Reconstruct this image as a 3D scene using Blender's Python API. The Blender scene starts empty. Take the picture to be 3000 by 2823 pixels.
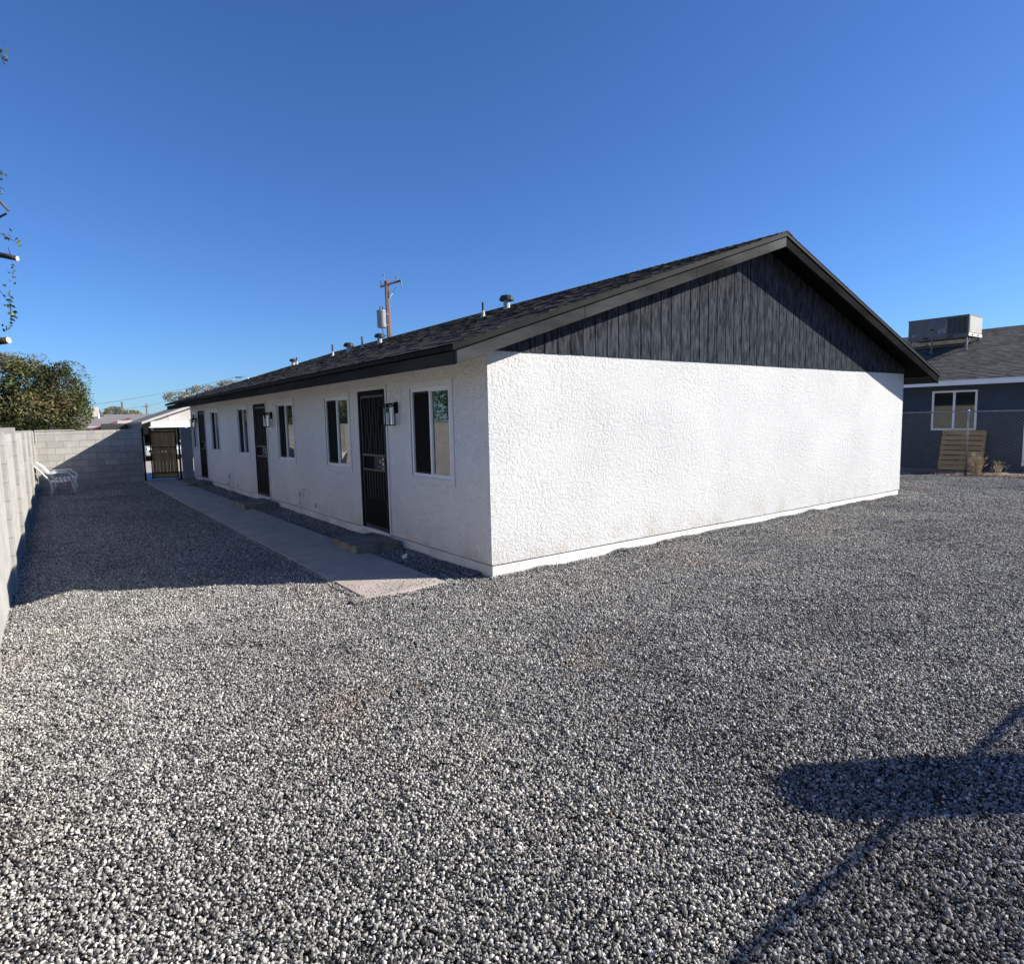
import bpy, math, random
import numpy as np
from mathutils import Vector, Matrix, noise
random.seed(7); rng = np.random.default_rng(7)
PI = math.pi
S = bpy.context.scene
COL = S.collection

# ------------------------------------------------------------------ camera
cam_d = bpy.data.cameras.new("camera"); cam = bpy.data.objects.new("camera", cam_d); COL.objects.link(cam)
yaw, pitch, roll = 0.6337, -0.09878, -0.02163
fw = Vector((math.sin(yaw) * math.cos(pitch), math.cos(yaw) * math.cos(pitch), math.sin(pitch)))
rt = Vector((math.cos(yaw), -math.sin(yaw), 0.0)); up_ = rt.cross(fw)
r2 = math.cos(roll) * rt + math.sin(roll) * up_; u2 = -math.sin(roll) * rt + math.cos(roll) * up_
M = Matrix(((r2.x, u2.x, -fw.x, -3.890), (r2.y, u2.y, -fw.y, -5.706), (r2.z, u2.z, -fw.z, 1.7614), (0, 0, 0, 1)))
cam.matrix_world = M
cam_d.sensor_fit = 'HORIZONTAL'; cam_d.sensor_width = 36.0; cam_d.lens = 1847.0 / 3000 * 36
cam_d.clip_start = 0.05; cam_d.clip_end = 3000
S.camera = cam

# ------------------------------------------------------------------ light
SUNV = Vector((1.0, -0.68, 0.6176)).normalized()
elev = math.asin(SUNV.z); azim = math.atan2(SUNV.x, SUNV.y)
W = bpy.data.worlds.new("World"); S.world = W; W.use_nodes = True
nt = W.node_tree; bg = nt.nodes["Background"]
sky = nt.nodes.new("ShaderNodeTexSky"); sky.sky_type = 'NISHITA'; sky.sun_disc = False
sky.sun_elevation = elev; sky.sun_rotation = azim
sky.air_density = 1.0; sky.dust_density = 0.25; sky.ozone_density = 2.2; sky.altitude = 300
tint = nt.nodes.new("ShaderNodeMix"); tint.data_type = 'RGBA'; tint.blend_type = 'MULTIPLY'; tint.inputs[0].default_value = 1
tint.inputs[7].default_value = (.49, .79, 1.30, 1)   # clean dry desert air: deeper blue than the stock sky
nt.links.new(sky.outputs[0], tint.inputs[6]); nt.links.new(tint.outputs[2], bg.inputs[0]); bg.inputs[1].default_value = 0.066
sl = bpy.data.lights.new("sun", 'SUN'); sl.energy = 5.0; sl.angle = math.radians(0.45); sl.color = (1.0, 0.95, 0.875)
so = bpy.data.objects.new("sun", sl); COL.objects.link(so)
so.rotation_euler = SUNV.to_track_quat('Z', 'Y').to_euler()
S.view_settings.view_transform = 'Standard'; S.view_settings.look = 'None'
S.view_settings.exposure = 0.85; S.view_settings.gamma = 1.0
S.cycles.max_bounces = 6; S.cycles.diffuse_bounces = 1; S.cycles.glossy_bounces = 3
S.cycles.transparent_max_bounces = 12

# ------------------------------------------------------------------ helpers
class MB:
    def __init__(s): s.v = []; s.f = []; s.t = []
    def face(s, pts, tone=0.5):
        i = len(s.v); s.v += [tuple(p) for p in pts]; s.f.append(tuple(range(i, i + len(pts)))); s.t.append(tone)
    def quads(s, vs, fs, tone=0.5):
        i = len(s.v); s.v += [tuple(p) for p in vs]; s.f += [tuple(i + k for k in f) for f in fs]; s.t += [tone] * len(fs)
    def box(s, x0, x1, y0, y1, z0, z1, tone=0.5):
        vs = [(x0,y0,z0),(x1,y0,z0),(x1,y1,z0),(x0,y1,z0),(x0,y0,z1),(x1,y0,z1),(x1,y1,z1),(x0,y1,z1)]
        s.quads(vs, [(0,3,2,1),(4,5,6,7),(0,1,5,4),(1,2,6,5),(2,3,7,6),(3,0,4,7)], tone); return s
    def obox(s, o, a, b, c, tone=0.5):   # parallelepiped from corner o with edges a, b, c
        o, a, b, c = map(Vector, (o, a, b, c))
        vs = [o, o+a, o+a+b, o+b, o+c, o+a+c, o+a+b+c, o+b+c]
        fs = [(0,3,2,1),(4,5,6,7),(0,1,5,4),(1,2,6,5),(2,3,7,6),(3,0,4,7)]
        if a.cross(b).dot(c) < 0: fs = [tuple(reversed(f)) for f in fs]
        s.quads(vs, fs, tone); return s
    def bar(s, p, q, w, d, upv=(0, 0, 1), tone=0.5):
        p, q = Vector(p), Vector(q); t = (q - p).normalized(); u = Vector(upv)
        a = t.cross(u)
        if a.length < 1e-4: a = t.cross(Vector((1, 0, 0)))
        a.normalize(); b = a.cross(t).normalized()
        return s.obox(p - a*w/2 - b*d/2, q - p, a*w, b*d, tone)
    def tube(s, pts, r, n=8, cap=True, tone=0.5):
        pts = [Vector(p) for p in pts]; rs = r if isinstance(r, (list, tuple)) else [r]*len(pts)
        rings = []; prev = None
        for i, p in enumerate(pts):
            t = (pts[min(i+1, len(pts)-1)] - pts[max(i-1, 0)]).normalized()
            if prev is None:
                a = t.cross(Vector((0, 0, 1)))
                if a.length < 1e-3: a = t.cross(Vector((1, 0, 0)))
            else: a = prev - t * prev.dot(t)
            a.normalize(); prev = a; b = t.cross(a)
            rings.append([p + (a*math.cos(2*PI*k/n) + b*math.sin(2*PI*k/n))*rs[i] for k in range(n)])
        i0 = len(s.v); s.v += [tuple(q) for rg in rings for q in rg]
        for i in range(len(pts)-1):
            for k in range(n):
                k2 = (k+1) % n
                s.f.append((i0+i*n+k, i0+i*n+k2, i0+(i+1)*n+k2, i0+(i+1)*n+k)); s.t.append(tone)
        if cap:
            s.f.append(tuple(i0+k for k in reversed(range(n)))); s.t.append(tone)
            s.f.append(tuple(i0+(len(pts)-1)*n+k for k in range(n))); s.t.append(tone)
        return s
    def lathe(s, o, prof, n=16, tone=0.5):
        return s.tube([(o[0], o[1], o[2]+z) for _, z in prof], [r for r, _ in prof], n, True, tone)
    def prism(s, poly, a, b, tone=0.5):  # poly in 3D, extruded by vector a->b offset
        d = Vector(b) - Vector(a); n = len(poly)
        P = [Vector(p) for p in poly]; Q = [p + d for p in P]
        s.quads(P + Q, [tuple(reversed(range(n))), tuple(range(n, 2*n))] + [(k, (k+1) % n, n+(k+1) % n, n+k) for k in range(n)], tone); return s
    def build(s, name, mat, parent=None, smooth=False, bevel=0):
        me = bpy.data.meshes.new(name); me.from_pydata(s.v, [], s.f)
        at = me.attributes.new("tone", 'FLOAT', 'FACE'); at.data.foreach_set("value", np.array(s.t, dtype=np.float32))
        me.materials.append(mat)
        if smooth: me.polygons.foreach_set("use_smooth", [True]*len(me.polygons))
        me.update()
        o = bpy.data.objects.new(name, me); COL.objects.link(o)
        if parent: o.parent = parent
        if bevel:
            m = o.modifiers.new("bevel", 'BEVEL'); m.width = bevel; m.segments = 2; m.limit_method = 'ANGLE'
        return o
def tag(o, label, cat, group=None):
    o["label"] = label; o["category"] = cat
    if group: o["group"] = group
    return o
def struct(o): o["kind"] = "structure"; return o
def thing(name, label, cat, loc=(0, 0, 0), group=None):
    o = bpy.data.objects.new(name, None); COL.objects.link(o); o.location = loc
    o.empty_display_size = 0.2
    return tag(o, label, cat, group)
def at0(root, ob):  # children are authored in world coordinates; keep them there
    ob.location = -Vector(root.location); return ob
def part(root, name, mb, mat, parent=None, smooth=False, bevel=0):
    o = mb.build(name, mat, parent or root, smooth, bevel)
    if parent is None and root is not None: at0(root, o)
    return o

# ------------------------------------------------------------------ materials
def mat(name, col=(.5, .5, .5), rough=.6, metal=0.0, spec=0.5, ior=None):
    m = bpy.data.materials.new(name); m.use_nodes = True
    b = m.node_tree.nodes["Principled BSDF"]
    b.inputs["Base Color"].default_value = (*col, 1); b.inputs["Roughness"].default_value = rough
    b.inputs["Metallic"].default_value = metal; b.inputs["Specular IOR Level"].default_value = spec
    if ior: b.inputs["IOR"].default_value = ior
    return m
def N(m, t, **kw):
    n = m.node_tree.nodes.new(t)
    for k, v in kw.items():
        if k.startswith("i_"): n.inputs[k[2:].replace("_", " ")].default_value = v
        else: setattr(n, k, v)
    return n
def L(m, a, b): m.node_tree.links.new(a, b)
def B(m): return m.node_tree.nodes["Principled BSDF"]
def coords(m, scale=(1, 1, 1)):
    tc = N(m, "ShaderNodeTexCoord"); mp = N(m, "ShaderNodeMapping"); mp.inputs["Scale"].default_value = scale
    L(m, tc.outputs["Object"], mp.inputs[0]); return mp.outputs[0]
def ramp(m, fac, stops):
    r = N(m, "ShaderNodeValToRGB"); el = r.color_ramp.elements
    while len(el) < len(stops): el.new(0.5)
    for e, (p, c) in zip(el, stops): e.position = p; e.color = (*c, 1) if len(c) == 3 else c
    L(m, fac, r.inputs[0]); return r.outputs[0]
def bump(m, h, strength, dist, normal=None):
    b = N(m, "ShaderNodeBump"); b.inputs["Strength"].default_value = strength; b.inputs["Distance"].default_value = dist
    L(m, h, b.inputs["Height"])
    if normal: L(m, normal, b.inputs["Normal"])
    return b.outputs[0]
def g3(v): return (v, v, v)
def noisy(name, c0, c1, scale=8, rough=.7, bs=.3, bd=.004, stretch=(1, 1, 1), detail=6, metal=0, lo=.35, hi=.65, spec=.5):
    m = mat(name, c0, rough, metal, spec); v = coords(m, stretch)
    n = N(m, "ShaderNodeTexNoise"); n.inputs["Scale"].default_value = scale; n.inputs["Detail"].default_value = detail
    L(m, v, n.inputs[0]); L(m, ramp(m, n.outputs[0], [(lo, c0), (hi, c1)]), B(m).inputs["Base Color"])
    if bs:
        n2 = N(m, "ShaderNodeTexNoise"); n2.inputs["Scale"].default_value = scale*6; n2.inputs["Detail"].default_value = 4
        L(m, v, n2.inputs[0]); L(m, bump(m, n2.outputs[0], bs, bd), B(m).inputs["Normal"])
    return m
def toned(name, stops, rough=.8, vary=.12, scale=30, bs=.4, bd=.003, attr="tone", spec=.3):
    m = mat(name, (.3, .3, .3), rough, 0, spec)
    a = N(m, "ShaderNodeAttribute"); a.attribute_name = attr
    n = N(m, "ShaderNodeTexNoise"); n.inputs["Scale"].default_value = scale; n.inputs["Detail"].default_value = 4
    L(m, coords(m), n.inputs[0])
    ma = N(m, "ShaderNodeMath", operation='MULTIPLY_ADD'); ma.inputs[1].default_value = vary*2; L(m, n.outputs[0], ma.inputs[0])
    ad = N(m, "ShaderNodeMath", operation='SUBTRACT'); ad.inputs[1].default_value = vary; L(m, a.outputs["Fac"], ad.inputs[0])
    L(m, ad.outputs[0], ma.inputs[2])
    L(m, ramp(m, ma.outputs[0], stops), B(m).inputs["Base Color"])
    if bs: L(m, bump(m, n.outputs[0], bs, bd), B(m).inputs["Normal"])
    return m

def stucco(name, relief, dist, scale, c=(.62, .612, .588)):
    m = mat(name, c, .85, 0, .2)
    v = coords(m, (1, 1, 1))
    w = N(m, "ShaderNodeTexNoise"); w.inputs["Scale"].default_value = scale*.45; w.inputs["Detail"].default_value = 2; L(m, v, w.inputs[0])
    mix = N(m, "ShaderNodeMix", data_type='RGBA', blend_type='LINEAR_LIGHT'); mix.inputs[0].default_value = .10
    L(m, v, mix.inputs[6]); L(m, w.outputs["Color"], mix.inputs[7])
    n = N(m, "ShaderNodeTexNoise"); n.inputs["Scale"].default_value = scale; n.inputs["Detail"].default_value = 2.5; n.inputs["Roughness"].default_value = .55
    L(m, mix.outputs[2], n.inputs[0])
    edge = ramp(m, n.outputs[0], [(.40, g3(0)), (.49, g3(.55)), (.52, g3(.9)), (.62, g3(1))])
    f = N(m, "ShaderNodeTexNoise"); f.inputs["Scale"].default_value = scale*7; f.inputs["Detail"].default_value = 3; L(m, v, f.inputs[0])
    b1 = bump(m, f.outputs[0], .25, .0025)
    L(m, bump(m, edge, relief, dist, b1), B(m).inputs["Normal"])
    n3 = N(m, "ShaderNodeTexNoise"); n3.inputs["Scale"].default_value = .9; n3.inputs["Detail"].default_value = 5; L(m, v, n3.inputs[0])
    base = ramp(m, n3.outputs[0], [(.3, tuple(q*.90 for q in c)), (.6, c)])
    sp = N(m, "ShaderNodeSeparateXYZ"); L(m, v, sp.inputs[0])
    mr = N(m, "ShaderNodeMapRange"); mr.inputs[1].default_value = .15; mr.inputs[2].default_value = .55; mr.inputs[3].default_value = .55; mr.inputs[4].default_value = 0
    L(m, sp.outputs[2], mr.inputs[0])
    n4 = N(m, "ShaderNodeTexNoise"); n4.inputs["Scale"].default_value = 3.2; n4.inputs["Detail"].default_value = 7; L(m, v, n4.inputs[0])
    mu = N(m, "ShaderNodeMath", operation='MULTIPLY'); L(m, mr.outputs[0], mu.inputs[0]); L(m, ramp(m, n4.outputs[0], [(.42, g3(0)), (.66, g3(1))]), mu.inputs[1])
    st = N(m, "ShaderNodeMix", data_type='RGBA'); L(m, mu.outputs[0], st.inputs[0]); L(m, base, st.inputs[6]); st.inputs[7].default_value = (c[0]*.72, c[1]*.66, c[2]*.56, 1)
    L(m, st.outputs[2], B(m).inputs["Base Color"])
    return m

def blockmat(name, c1, c2, mortar, size=.40, h=.2, axis='y', msize=.012, off=.5):
    m = mat(name, c1, .92, 0, .15)
    tc = N(m, "ShaderNodeTexCoord"); sp = N(m, "ShaderNodeSeparateXYZ"); L(m, tc.outputs["Object"], sp.inputs[0])
    cb = N(m, "ShaderNodeCombineXYZ"); L(m, sp.outputs[{'x': 0, 'y': 1}[axis]], cb.inputs[0]); L(m, sp.outputs[2], cb.inputs[1])
    br = N(m, "ShaderNodeTexBrick"); br.offset = off
    for k, v in {"Scale": 1.0, "Mortar Size": msize/2, "Mortar Smooth": .3, "Bias": 0.0, "Brick Width": size, "Row Height": h}.items(): br.inputs[k].default_value = v
    br.inputs["Color1"].default_value = (*c1, 1); br.inputs["Color2"].default_value = (*c2, 1); br.inputs["Mortar"].default_value = (*mortar, 1)
    L(m, cb.outputs[0], br.inputs[0])
    n = N(m, "ShaderNodeTexNoise"); n.inputs["Scale"].default_value = 4; n.inputs["Detail"].default_value = 8; n.inputs["Roughness"].default_value = .7
    L(m, tc.outputs["Object"], n.inputs[0])
    mx = N(m, "ShaderNodeMix", data_type='RGBA', blend_type='MULTIPLY'); mx.inputs[0].default_value = 1
    L(m, br.outputs[0], mx.inputs[6]); L(m, ramp(m, n.outputs[0], [(.25, g3(.72)), (.7, g3(1.05))]), mx.inputs[7])
    L(m, mx.outputs[2], B(m).inputs["Base Color"])
    n2 = N(m, "ShaderNodeTexNoise"); n2.inputs["Scale"].default_value = 90; n2.inputs["Detail"].default_value = 3; L(m, tc.outputs["Object"], n2.inputs[0])
    b1 = bump(m, n2.outputs[0], .35, .004)
    iv = N(m, "ShaderNodeMath", operation='SUBTRACT'); iv.inputs[0].default_value = 1; L(m, br.outputs["Fac"], iv.inputs[1])
    L(m, bump(m, iv.outputs[0], .8, .006, b1), B(m).inputs["Normal"])
    return m

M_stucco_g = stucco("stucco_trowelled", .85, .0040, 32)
M_stucco = stucco("stucco_shade_wall", 1.0, .008, 17, (.77, .75, .71))  # paler, warmer copy of the gable stucco; shade correction put into the colour
M_found = noisy("painted_concrete", (.56, .55, .51), (.76, .75, .72), 1.6, .85, .5, .008, (1, 1, 1), 8)
M_trim = noisy("white_trim", (.66, .645, .61), (.72, .705, .67), 6, .6, .15, .002)
M_pier = noisy("grey_plaster_pier", (.26, .265, .27), (.34, .345, .35), 2.5, .85, .4, .004)
M_vinyl = mat("white_vinyl", (.78, .78, .76), .35)
M_black = noisy("black_iron", (.006, .006, .0065), (.012, .012, .012), 20, .5, .1, .001, (1, 1, 1), 4, 0, .35, .65, .03)
M_screen = mat("dark_screen", (.008, .009, .010), .8, 0, .08)
M_screenfr = mat("screen_frame", (.035, .037, .04), .6, 0, .2)
M_mullion = mat("worn_steel", (.035, .035, .034), .45, .2)
M_glass = mat("window_glass", (.018, .030, .032), .015, 0, .5, 2.0)
M_lglass = mat("lantern_glass", (.85, .87, .88), .08); B(M_lglass).inputs["Transmission Weight"].default_value = 1.0
M_siding = noisy("black_siding", (.018, .021, .026), (.095, .103, .116), 26, .5, 1.0, .007, (1.2, 1, .22), 14, 0, .34, .82, .0)
M_rake = noisy("charcoal_board", (.008, .0085, .009), (.075, .078, .077), 2.0, .6, .5, .004, (.25, .25, 1), 8, 0, .38, .68, .03)  # faded left board; its sunlit sheen is also put into the lighter tones
M_rake2 = noisy("shaded_charcoal_board", (.010, .0105, .011), (.022, .022, .022), 4, .6, .4, .004, (.25, .25, 1), 8, 0, .35, .7, .0)  # right board: darker copy, with shade put into the colour
M_fascia = noisy("charcoal_fascia", (.026, .026, .026), (.046, .045, .043), 4, .65, .4, .004, (1, .2, 1), 6, 0, .35, .65, .0)
M_drip = noisy("drip_metal", (.010, .010, .011), (.018, .018, .018), 6, .6, .1, .001, (1, 1, 1), 4, 0, .35, .65, .05)
M_soffit = mat("dark_soffit", (.006, .006, .006), .9, 0, .05)
M_shingle = toned("asphalt_shingle", [(.0, (.014, .013, .012)), (.45, (.034, .031, .028)), (.75, (.060, .054, .047)), (1, (.10, .088, .075))], .95, .14, 60, .6, .004)
M_shingle2 = toned("neighbour_shingle", [(.0, (.035, .032, .029)), (.45, (.085, .078, .070)), (.8, (.13, .12, .105)), (1, (.17, .155, .14))], .95, .14, 60, .6, .004)
M_shingle3 = noisy("far_shingle", (.16, .15, .14), (.24, .225, .205), 9, .95, .5, .02)
M_wood = noisy("board_wood", (.17, .115, .065), (.30, .21, .12), 6, .75, .4, .004, (1, 1, .1))
M_gatewood = noisy("gate_boards", (.30, .175, .075), (.46, .29, .13), 6, .8, .4, .004, (1, 1, .1))
M_pallet = noisy("weathered_pallet", (.34, .205, .085), (.50, .32, .145), 7, .8, .4, .004, (1, .15, 1))
M_step = noisy("step_concrete", (.13, .125, .105), (.26, .245, .205), 5, .95, .5, .006)
M_blue = noisy("blue_stucco", (.034, .052, .074), (.042, .063, .088), 2.5, .85, .5, .006)
M_steel = noisy("galvanised_steel", (.22, .225, .23), (.32, .325, .33), 12, .38, .1, .001, (1, 1, 1), 4, .85)
M_white = noisy("chair_enamel", (.78, .78, .75), (.82, .82, .80), 8, .4, .1, .001)
M_pole = noisy("pole_wood", (.10, .045, .03), (.20, .10, .07), 6, .85, .5, .01, (1, 1, .08))
M_trans = noisy("transformer_paint", (.17, .19, .20), (.22, .24, .25), 8, .45, .1, .001)
M_leadw = mat("lead_flashing", (.40, .40, .39), .5)
M_ventd = mat("vent_metal_dark", (.035, .034, .034), .5, .4)
M_tan = noisy("ac_shaded_casing", (.10, .097, .09), (.125, .12, .11), 4, .5, .1, .001)  # long side faces away from the sun; that shade is put into this colour
M_tan2 = noisy("ac_sunlit_end", (.70, .67, .58), (.76, .73, .64), 4, .5, .1, .001)  # sunlit end: its brightness is put into this pale colour
M_stand = mat('stand_steel', (.16, .16, .155), .6)
M_glass2 = mat('neighbour_glass', (.010, .018, .018), .03, 0, .5, 1.5)
M_coil = mat("coil_and_shade_dark", (.035, .033, .031), .6)
M_logo = mat("logo_blue", (.02, .17, .42), .4)
M_wire = mat("wire_dark", (.05, .05, .055), .6)
M_straw = noisy("dry_grass", (.42, .31, .16), (.62, .48, .28), 12, .85, 0)
M_red = noisy("dark_red_paint", (.16, .02, .03), (.24, .04, .05), 8, .6, .1, .001)
M_bark = noisy("bark", (.07, .055, .042), (.15, .125, .10), 14, .95, .9, .02, (1, 1, .3))
M_barkd = noisy("dark_bark", (.035, .028, .022), (.07, .058, .047), 14, .95, .9, .02)
M_cut = noisy("fresh_cut_wood", (.62, .50, .30), (.72, .60, .40), 20, .7, .1, .001)
M_concrete = noisy("driveway_concrete", (.34, .31, .27), (.44, .41, .36), 3, .9, .3, .004)
M_car = mat("silver_car_paint", (.50, .52, .55), .25, .35)
M_carglass = mat("car_glass", (.01, .012, .015), .03)
M_rubber = mat("tyre_rubber", (.015, .015, .015), .8)
M_lamp = mat("headlight_lens", (.75, .78, .8), .08)
M_pink = noisy("pink_plaster", (.62, .47, .46), (.72, .56, .55), 3, .85, .2, .003)
M_beige = noisy("beige_plaster", (.45, .42, .37), (.52, .49, .44), 3, .85, .2, .003)
M_pure = mat("bright_white_paint", (.82, .82, .80), .6)

def leafmat(name, stops):
    m = mat(name, (.08, .1, .03), .6, 0, .3)
    a = N(m, "ShaderNodeAttribute"); a.attribute_name = "tone"
    c = ramp(m, a.outputs["Fac"], stops); L(m, c, B(m).inputs["Base Color"])
    tr = N(m, "ShaderNodeBsdfTranslucent"); L(m, c, tr.inputs[0])
    ms = N(m, "ShaderNodeMixShader"); ms.inputs[0].default_value = .3
    L(m, B(m).outputs[0], ms.inputs[1]); L(m, tr.outputs[0], ms.inputs[2])
    L(m, ms.outputs[0], m.node_tree.nodes["Material Output"].inputs[0]); return m
M_leaf = leafmat("leaf_mesquite", [(0, (.035, .042, .018)), (.4, (.10, .11, .035)), (.62, (.18, .175, .065)), (.85, (.30, .22, .10)), (1, (.24, .13, .07))])
M_leafg = leafmat("leaf_green", [(0, (.04, .065, .025)), (.5, (.085, .13, .045)), (1, (.20, .27, .12))])
M_leafp = leafmat("leaf_pale", [(0, (.16, .15, .09)), (.5, (.28, .26, .16)), (1, (.42, .38, .27))])

# ------------------------------------------------------------------ terrain heights
def h(x, y):
    n = noise.noise(Vector((x*.9, y*.9, 3.1)))*.018 + noise.noise(Vector((x*2.4, y*3.4, 9.7)))*.015
    b = .050*math.exp(-((y+.05)/.42)**2)*max(0, min(1, (x-1.2)/2.2))*max(0, min(1, (10.9-x)/1.6))*(y < .3)*(0.7+.6*noise.noise(Vector((x*1.7, 0, 0))))
    if -1.75 < x < 0.05 and y > -.2: n = n*.35 - .004
    if x < .05 and x > -.5 and y > .2: b += .028*(math.exp(-((x-.0)/.16)**2))*(.6+.8*noise.noise(Vector((0, y*1.3, 4))))
    if x < -3.6: b += .01
    return n + b

# gravel bed sheet with the same relief, and a wide dirt sheet out to the horizon
def sheet(name, x0, x1, y0, y1, st, m, zoff, hf):
    nx, ny = int(round((x1-x0)/st)), int(round((y1-y0)/st)); vs = []; fs = []
    for j in range(ny+1):
        for i in range(nx+1):
            X, Y = x0+i*(x1-x0)/nx, y0+j*(y1-y0)/ny; vs.append((X, Y, hf(X, Y)+zoff))
    for j in range(ny):
        for i in range(nx):
            a = j*(nx+1)+i; fs.append((a, a+1, a+nx+2, a+nx+1))
    me = bpy.data.meshes.new(name); me.from_pydata(vs, [], fs); me.materials.append(m)
    me.polygons.foreach_set("use_smooth", [True]*len(me.polygons))
    o = bpy.data.objects.new(name, me); COL.objects.link(o); return struct(o)
M_dirt = noisy("desert_dirt", (.20, .155, .115), (.32, .26, .20), 1.5, .95, .6, .02)
M_bed = noisy("gravel_bed", (.02, .02, .02), (.05, .048, .046), 30, .95, .8, .02)
sheet("ground", -900, 900, -600, 1500, 60, M_dirt, -.09, lambda x, y: 0)
sheet("gravel_bed", -4.28, 15.9, -6.9, 18.2, .12, M_bed, -.010, h)
sheet("soil_yard", 15.75, 40, -14, 18, .5, M_dirt, .0, lambda x, y: .012*noise.noise(Vector((x, y, 0))))

# ------------------------------------------------------------------ gravel (stuff): quarter-metre patches of crushed stone laid over the relief
def ico():
    p = (1+5**.5)/2
    v = np.array([(-1,p,0),(1,p,0),(-1,-p,0),(1,-p,0),(0,-1,p),(0,1,p),(0,-1,-p),(0,1,-p),(p,0,-1),(p,0,1),(-p,0,-1),(-p,0,1)])/math.hypot(1, p)
    f = np.array([(0,11,5),(0,5,1),(0,1,7),(0,7,10),(0,10,11),(1,5,9),(5,11,4),(11,10,2),(10,7,6),(7,1,8),(3,9,4),(3,4,2),(3,2,6),(3,6,8),(3,8,9),(4,9,5),(2,4,11),(6,2,10),(8,6,7),(9,8,1)])
    return v, f
IV, IF = ico()
def rotm(a, b, c):
    ca, sa, cb, sb, cc, sc = math.cos(a), math.sin(a), math.cos(b), math.sin(b), math.cos(c), math.sin(c)
    return np.array([[ca,-sa,0],[sa,ca,0],[0,0,1]]) @ np.array([[cb,0,sb],[0,1,0],[-sb,0,cb]]) @ np.array([[1,0,0],[0,cc,-sc],[0,sc,cc]])
NV, T = 10, .25
V = []; F = []; KID = []; TONE = []; vo = 0
for k in range(NV):
    cell = .0101; n = int(T/cell)+1
    for i in range(n):
        for j in range(n):
            for layer in (0, 1):
                if (layer and random.random() < .68) or (not layer and random.random() < .20): continue
                x = (i+.5)*T/n - T/2 + random.uniform(-.0055, .0055); y = (j+.5)*T/n - T/2 + random.uniform(-.0055, .0055)
                r = random.choice((.0030, .0038, .0045, .0053, .0063, .0080))*random.uniform(.9, 1.15)
                sc = np.array([r*random.uniform(1.05, 1.9), r*random.uniform(.7, 1.05), r*random.uniform(.6, 1.0)])
                v = (IV+rng.uniform(-.34, .34, (12, 3)))*sc
                v = v @ rotm(random.uniform(0, 6.28), random.gauss(0, .8), random.gauss(0, .8)).T
                z = -.002 + random.uniform(-.006, .004) + (.0085 if layer else 0)
                V.append(v + np.array([x, y, z])); F.append(IF + vo); vo += 12
                KID.append(np.full(12, k)); t = min(1, max(0, random.gauss(.46, .30))); TONE.append(np.full(12, t))
V = np.vstack(V); F = np.vstack(F)
pts = []; prot = []; pk = []; psc = []
def inside(x, y):
    if x < -4.27 or y > 17.95 or y < -6.9 or x > 15.75: return False
    if 0.02 < x < 10.22 and y > 0.10: return False
    if -1.34 < x < -.66 and y > .12: return False
    if x > 10.2 and y > 12: return False
    return True
y = -6.8
while y < 17.8:
    x = -4.22
    while x < 15.7:
        if inside(x, y):
            if True:
                z = h(x, y); dx = (h(x+.1, y)-h(x-.1, y))/.2; dy = (h(x, y+.1)-h(x, y-.1))/.2
                q = Vector((0, 0, 1)).rotation_difference(Vector((-dx, -dy, 1)).normalized())
                e = (q @ Matrix.Rotation(random.choice((0, 1, 2, 3))*PI/2+random.uniform(-.12, .12), 3, 'Z').to_quaternion()).to_euler()
                pts.append((x, y, z)); prot.append(tuple(e)); pk.append(random.randrange(NV))
        x += T*.985
    y += T*.985
# strips beside the walk (narrow tiles cut by the concrete edge): loose stones placed one by one
extra_v = []; extra_f = []; extra_t = []
def loose(n, fx, fy, fz, rmin=.0042, rmax=.0088):
    global vo
    for _ in range(n):
        x, y = fx(), fy(); r = random.uniform(rmin, rmax)
        sc = np.array([r*random.uniform(1.0, 1.4), r*random.uniform(.75, 1.05), r*random.uniform(.6, .9)])
        v = IV*(1+rng.uniform(-.2, .2, (12, 1)))*sc @ rotm(random.uniform(0, 6.28), random.gauss(0, .5), random.gauss(0, .5)).T
        extra_v.append(v + np.array([x, y, fz(x, y)])); extra_f.append(IF + vo); vo += 12; extra_t.append(min(1, max(0, random.gauss(.5, .22))))
loose(5200, lambda: random.gauss(-1.47, .022), lambda: random.uniform(.1, 9), lambda x, y: .006+random.uniform(0, .012))
loose(2600, lambda: random.gauss(-.535, .018), lambda: random.uniform(.1, 7), lambda x, y: .006+random.uniform(0, .012))
loose(2400, lambda: random.uniform(-1.6, -.4), lambda: .12+random.gauss(0, .055)+.03*math.sin(random.random()*6), lambda x, y: .010+random.uniform(0, .014))
loose(260, lambda: random.uniform(-1.45, -.55), lambda: .15+abs(random.gauss(0, .35)), lambda x, y: .030)
loose(9000, lambda: random.uniform(-.05, 10.4), lambda: -.02-abs(random.gauss(0, .05)), lambda x, y: h(x, y)+random.uniform(0, .030)+.018*max(0, noise.noise(Vector((x*2.3, 5, 1))))*2)
loose(1800, lambda: -.01-abs(random.gauss(0, .05)), lambda: random.uniform(.1, 8), lambda x, y: h(x, y)+random.uniform(0, .022))
loose(1500, lambda: -4.27+abs(random.gauss(0, .03)), lambda: random.uniform(-3, 6), lambda x, y: h(x, y)+random.uniform(0, .02))
if extra_v:
    n0 = len(V); V = np.vstack([V] + extra_v); F = np.vstack([F] + extra_f)
    KID.append(np.full(12*len(extra_v), 200)); TONE.append(np.repeat(extra_t, 12))
KID = np.concatenate(KID); TONE = np.concatenate(TONE)
allv = np.vstack([V, np.array(pts)]).astype(np.float32)
me = bpy.data.meshes.new("gravel")
me.vertices.add(len(allv)); me.vertices.foreach_set("co", allv.ravel())
me.loops.add(F.size); me.loops.foreach_set("vertex_index", F.ravel().astype(np.int32))
me.polygons.add(len(F)); me.polygons.foreach_set("loop_start", np.arange(0, F.size, 3, dtype=np.int32))
me.update(calc_edges=True); me.validate()
np_ = len(pts)
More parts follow.
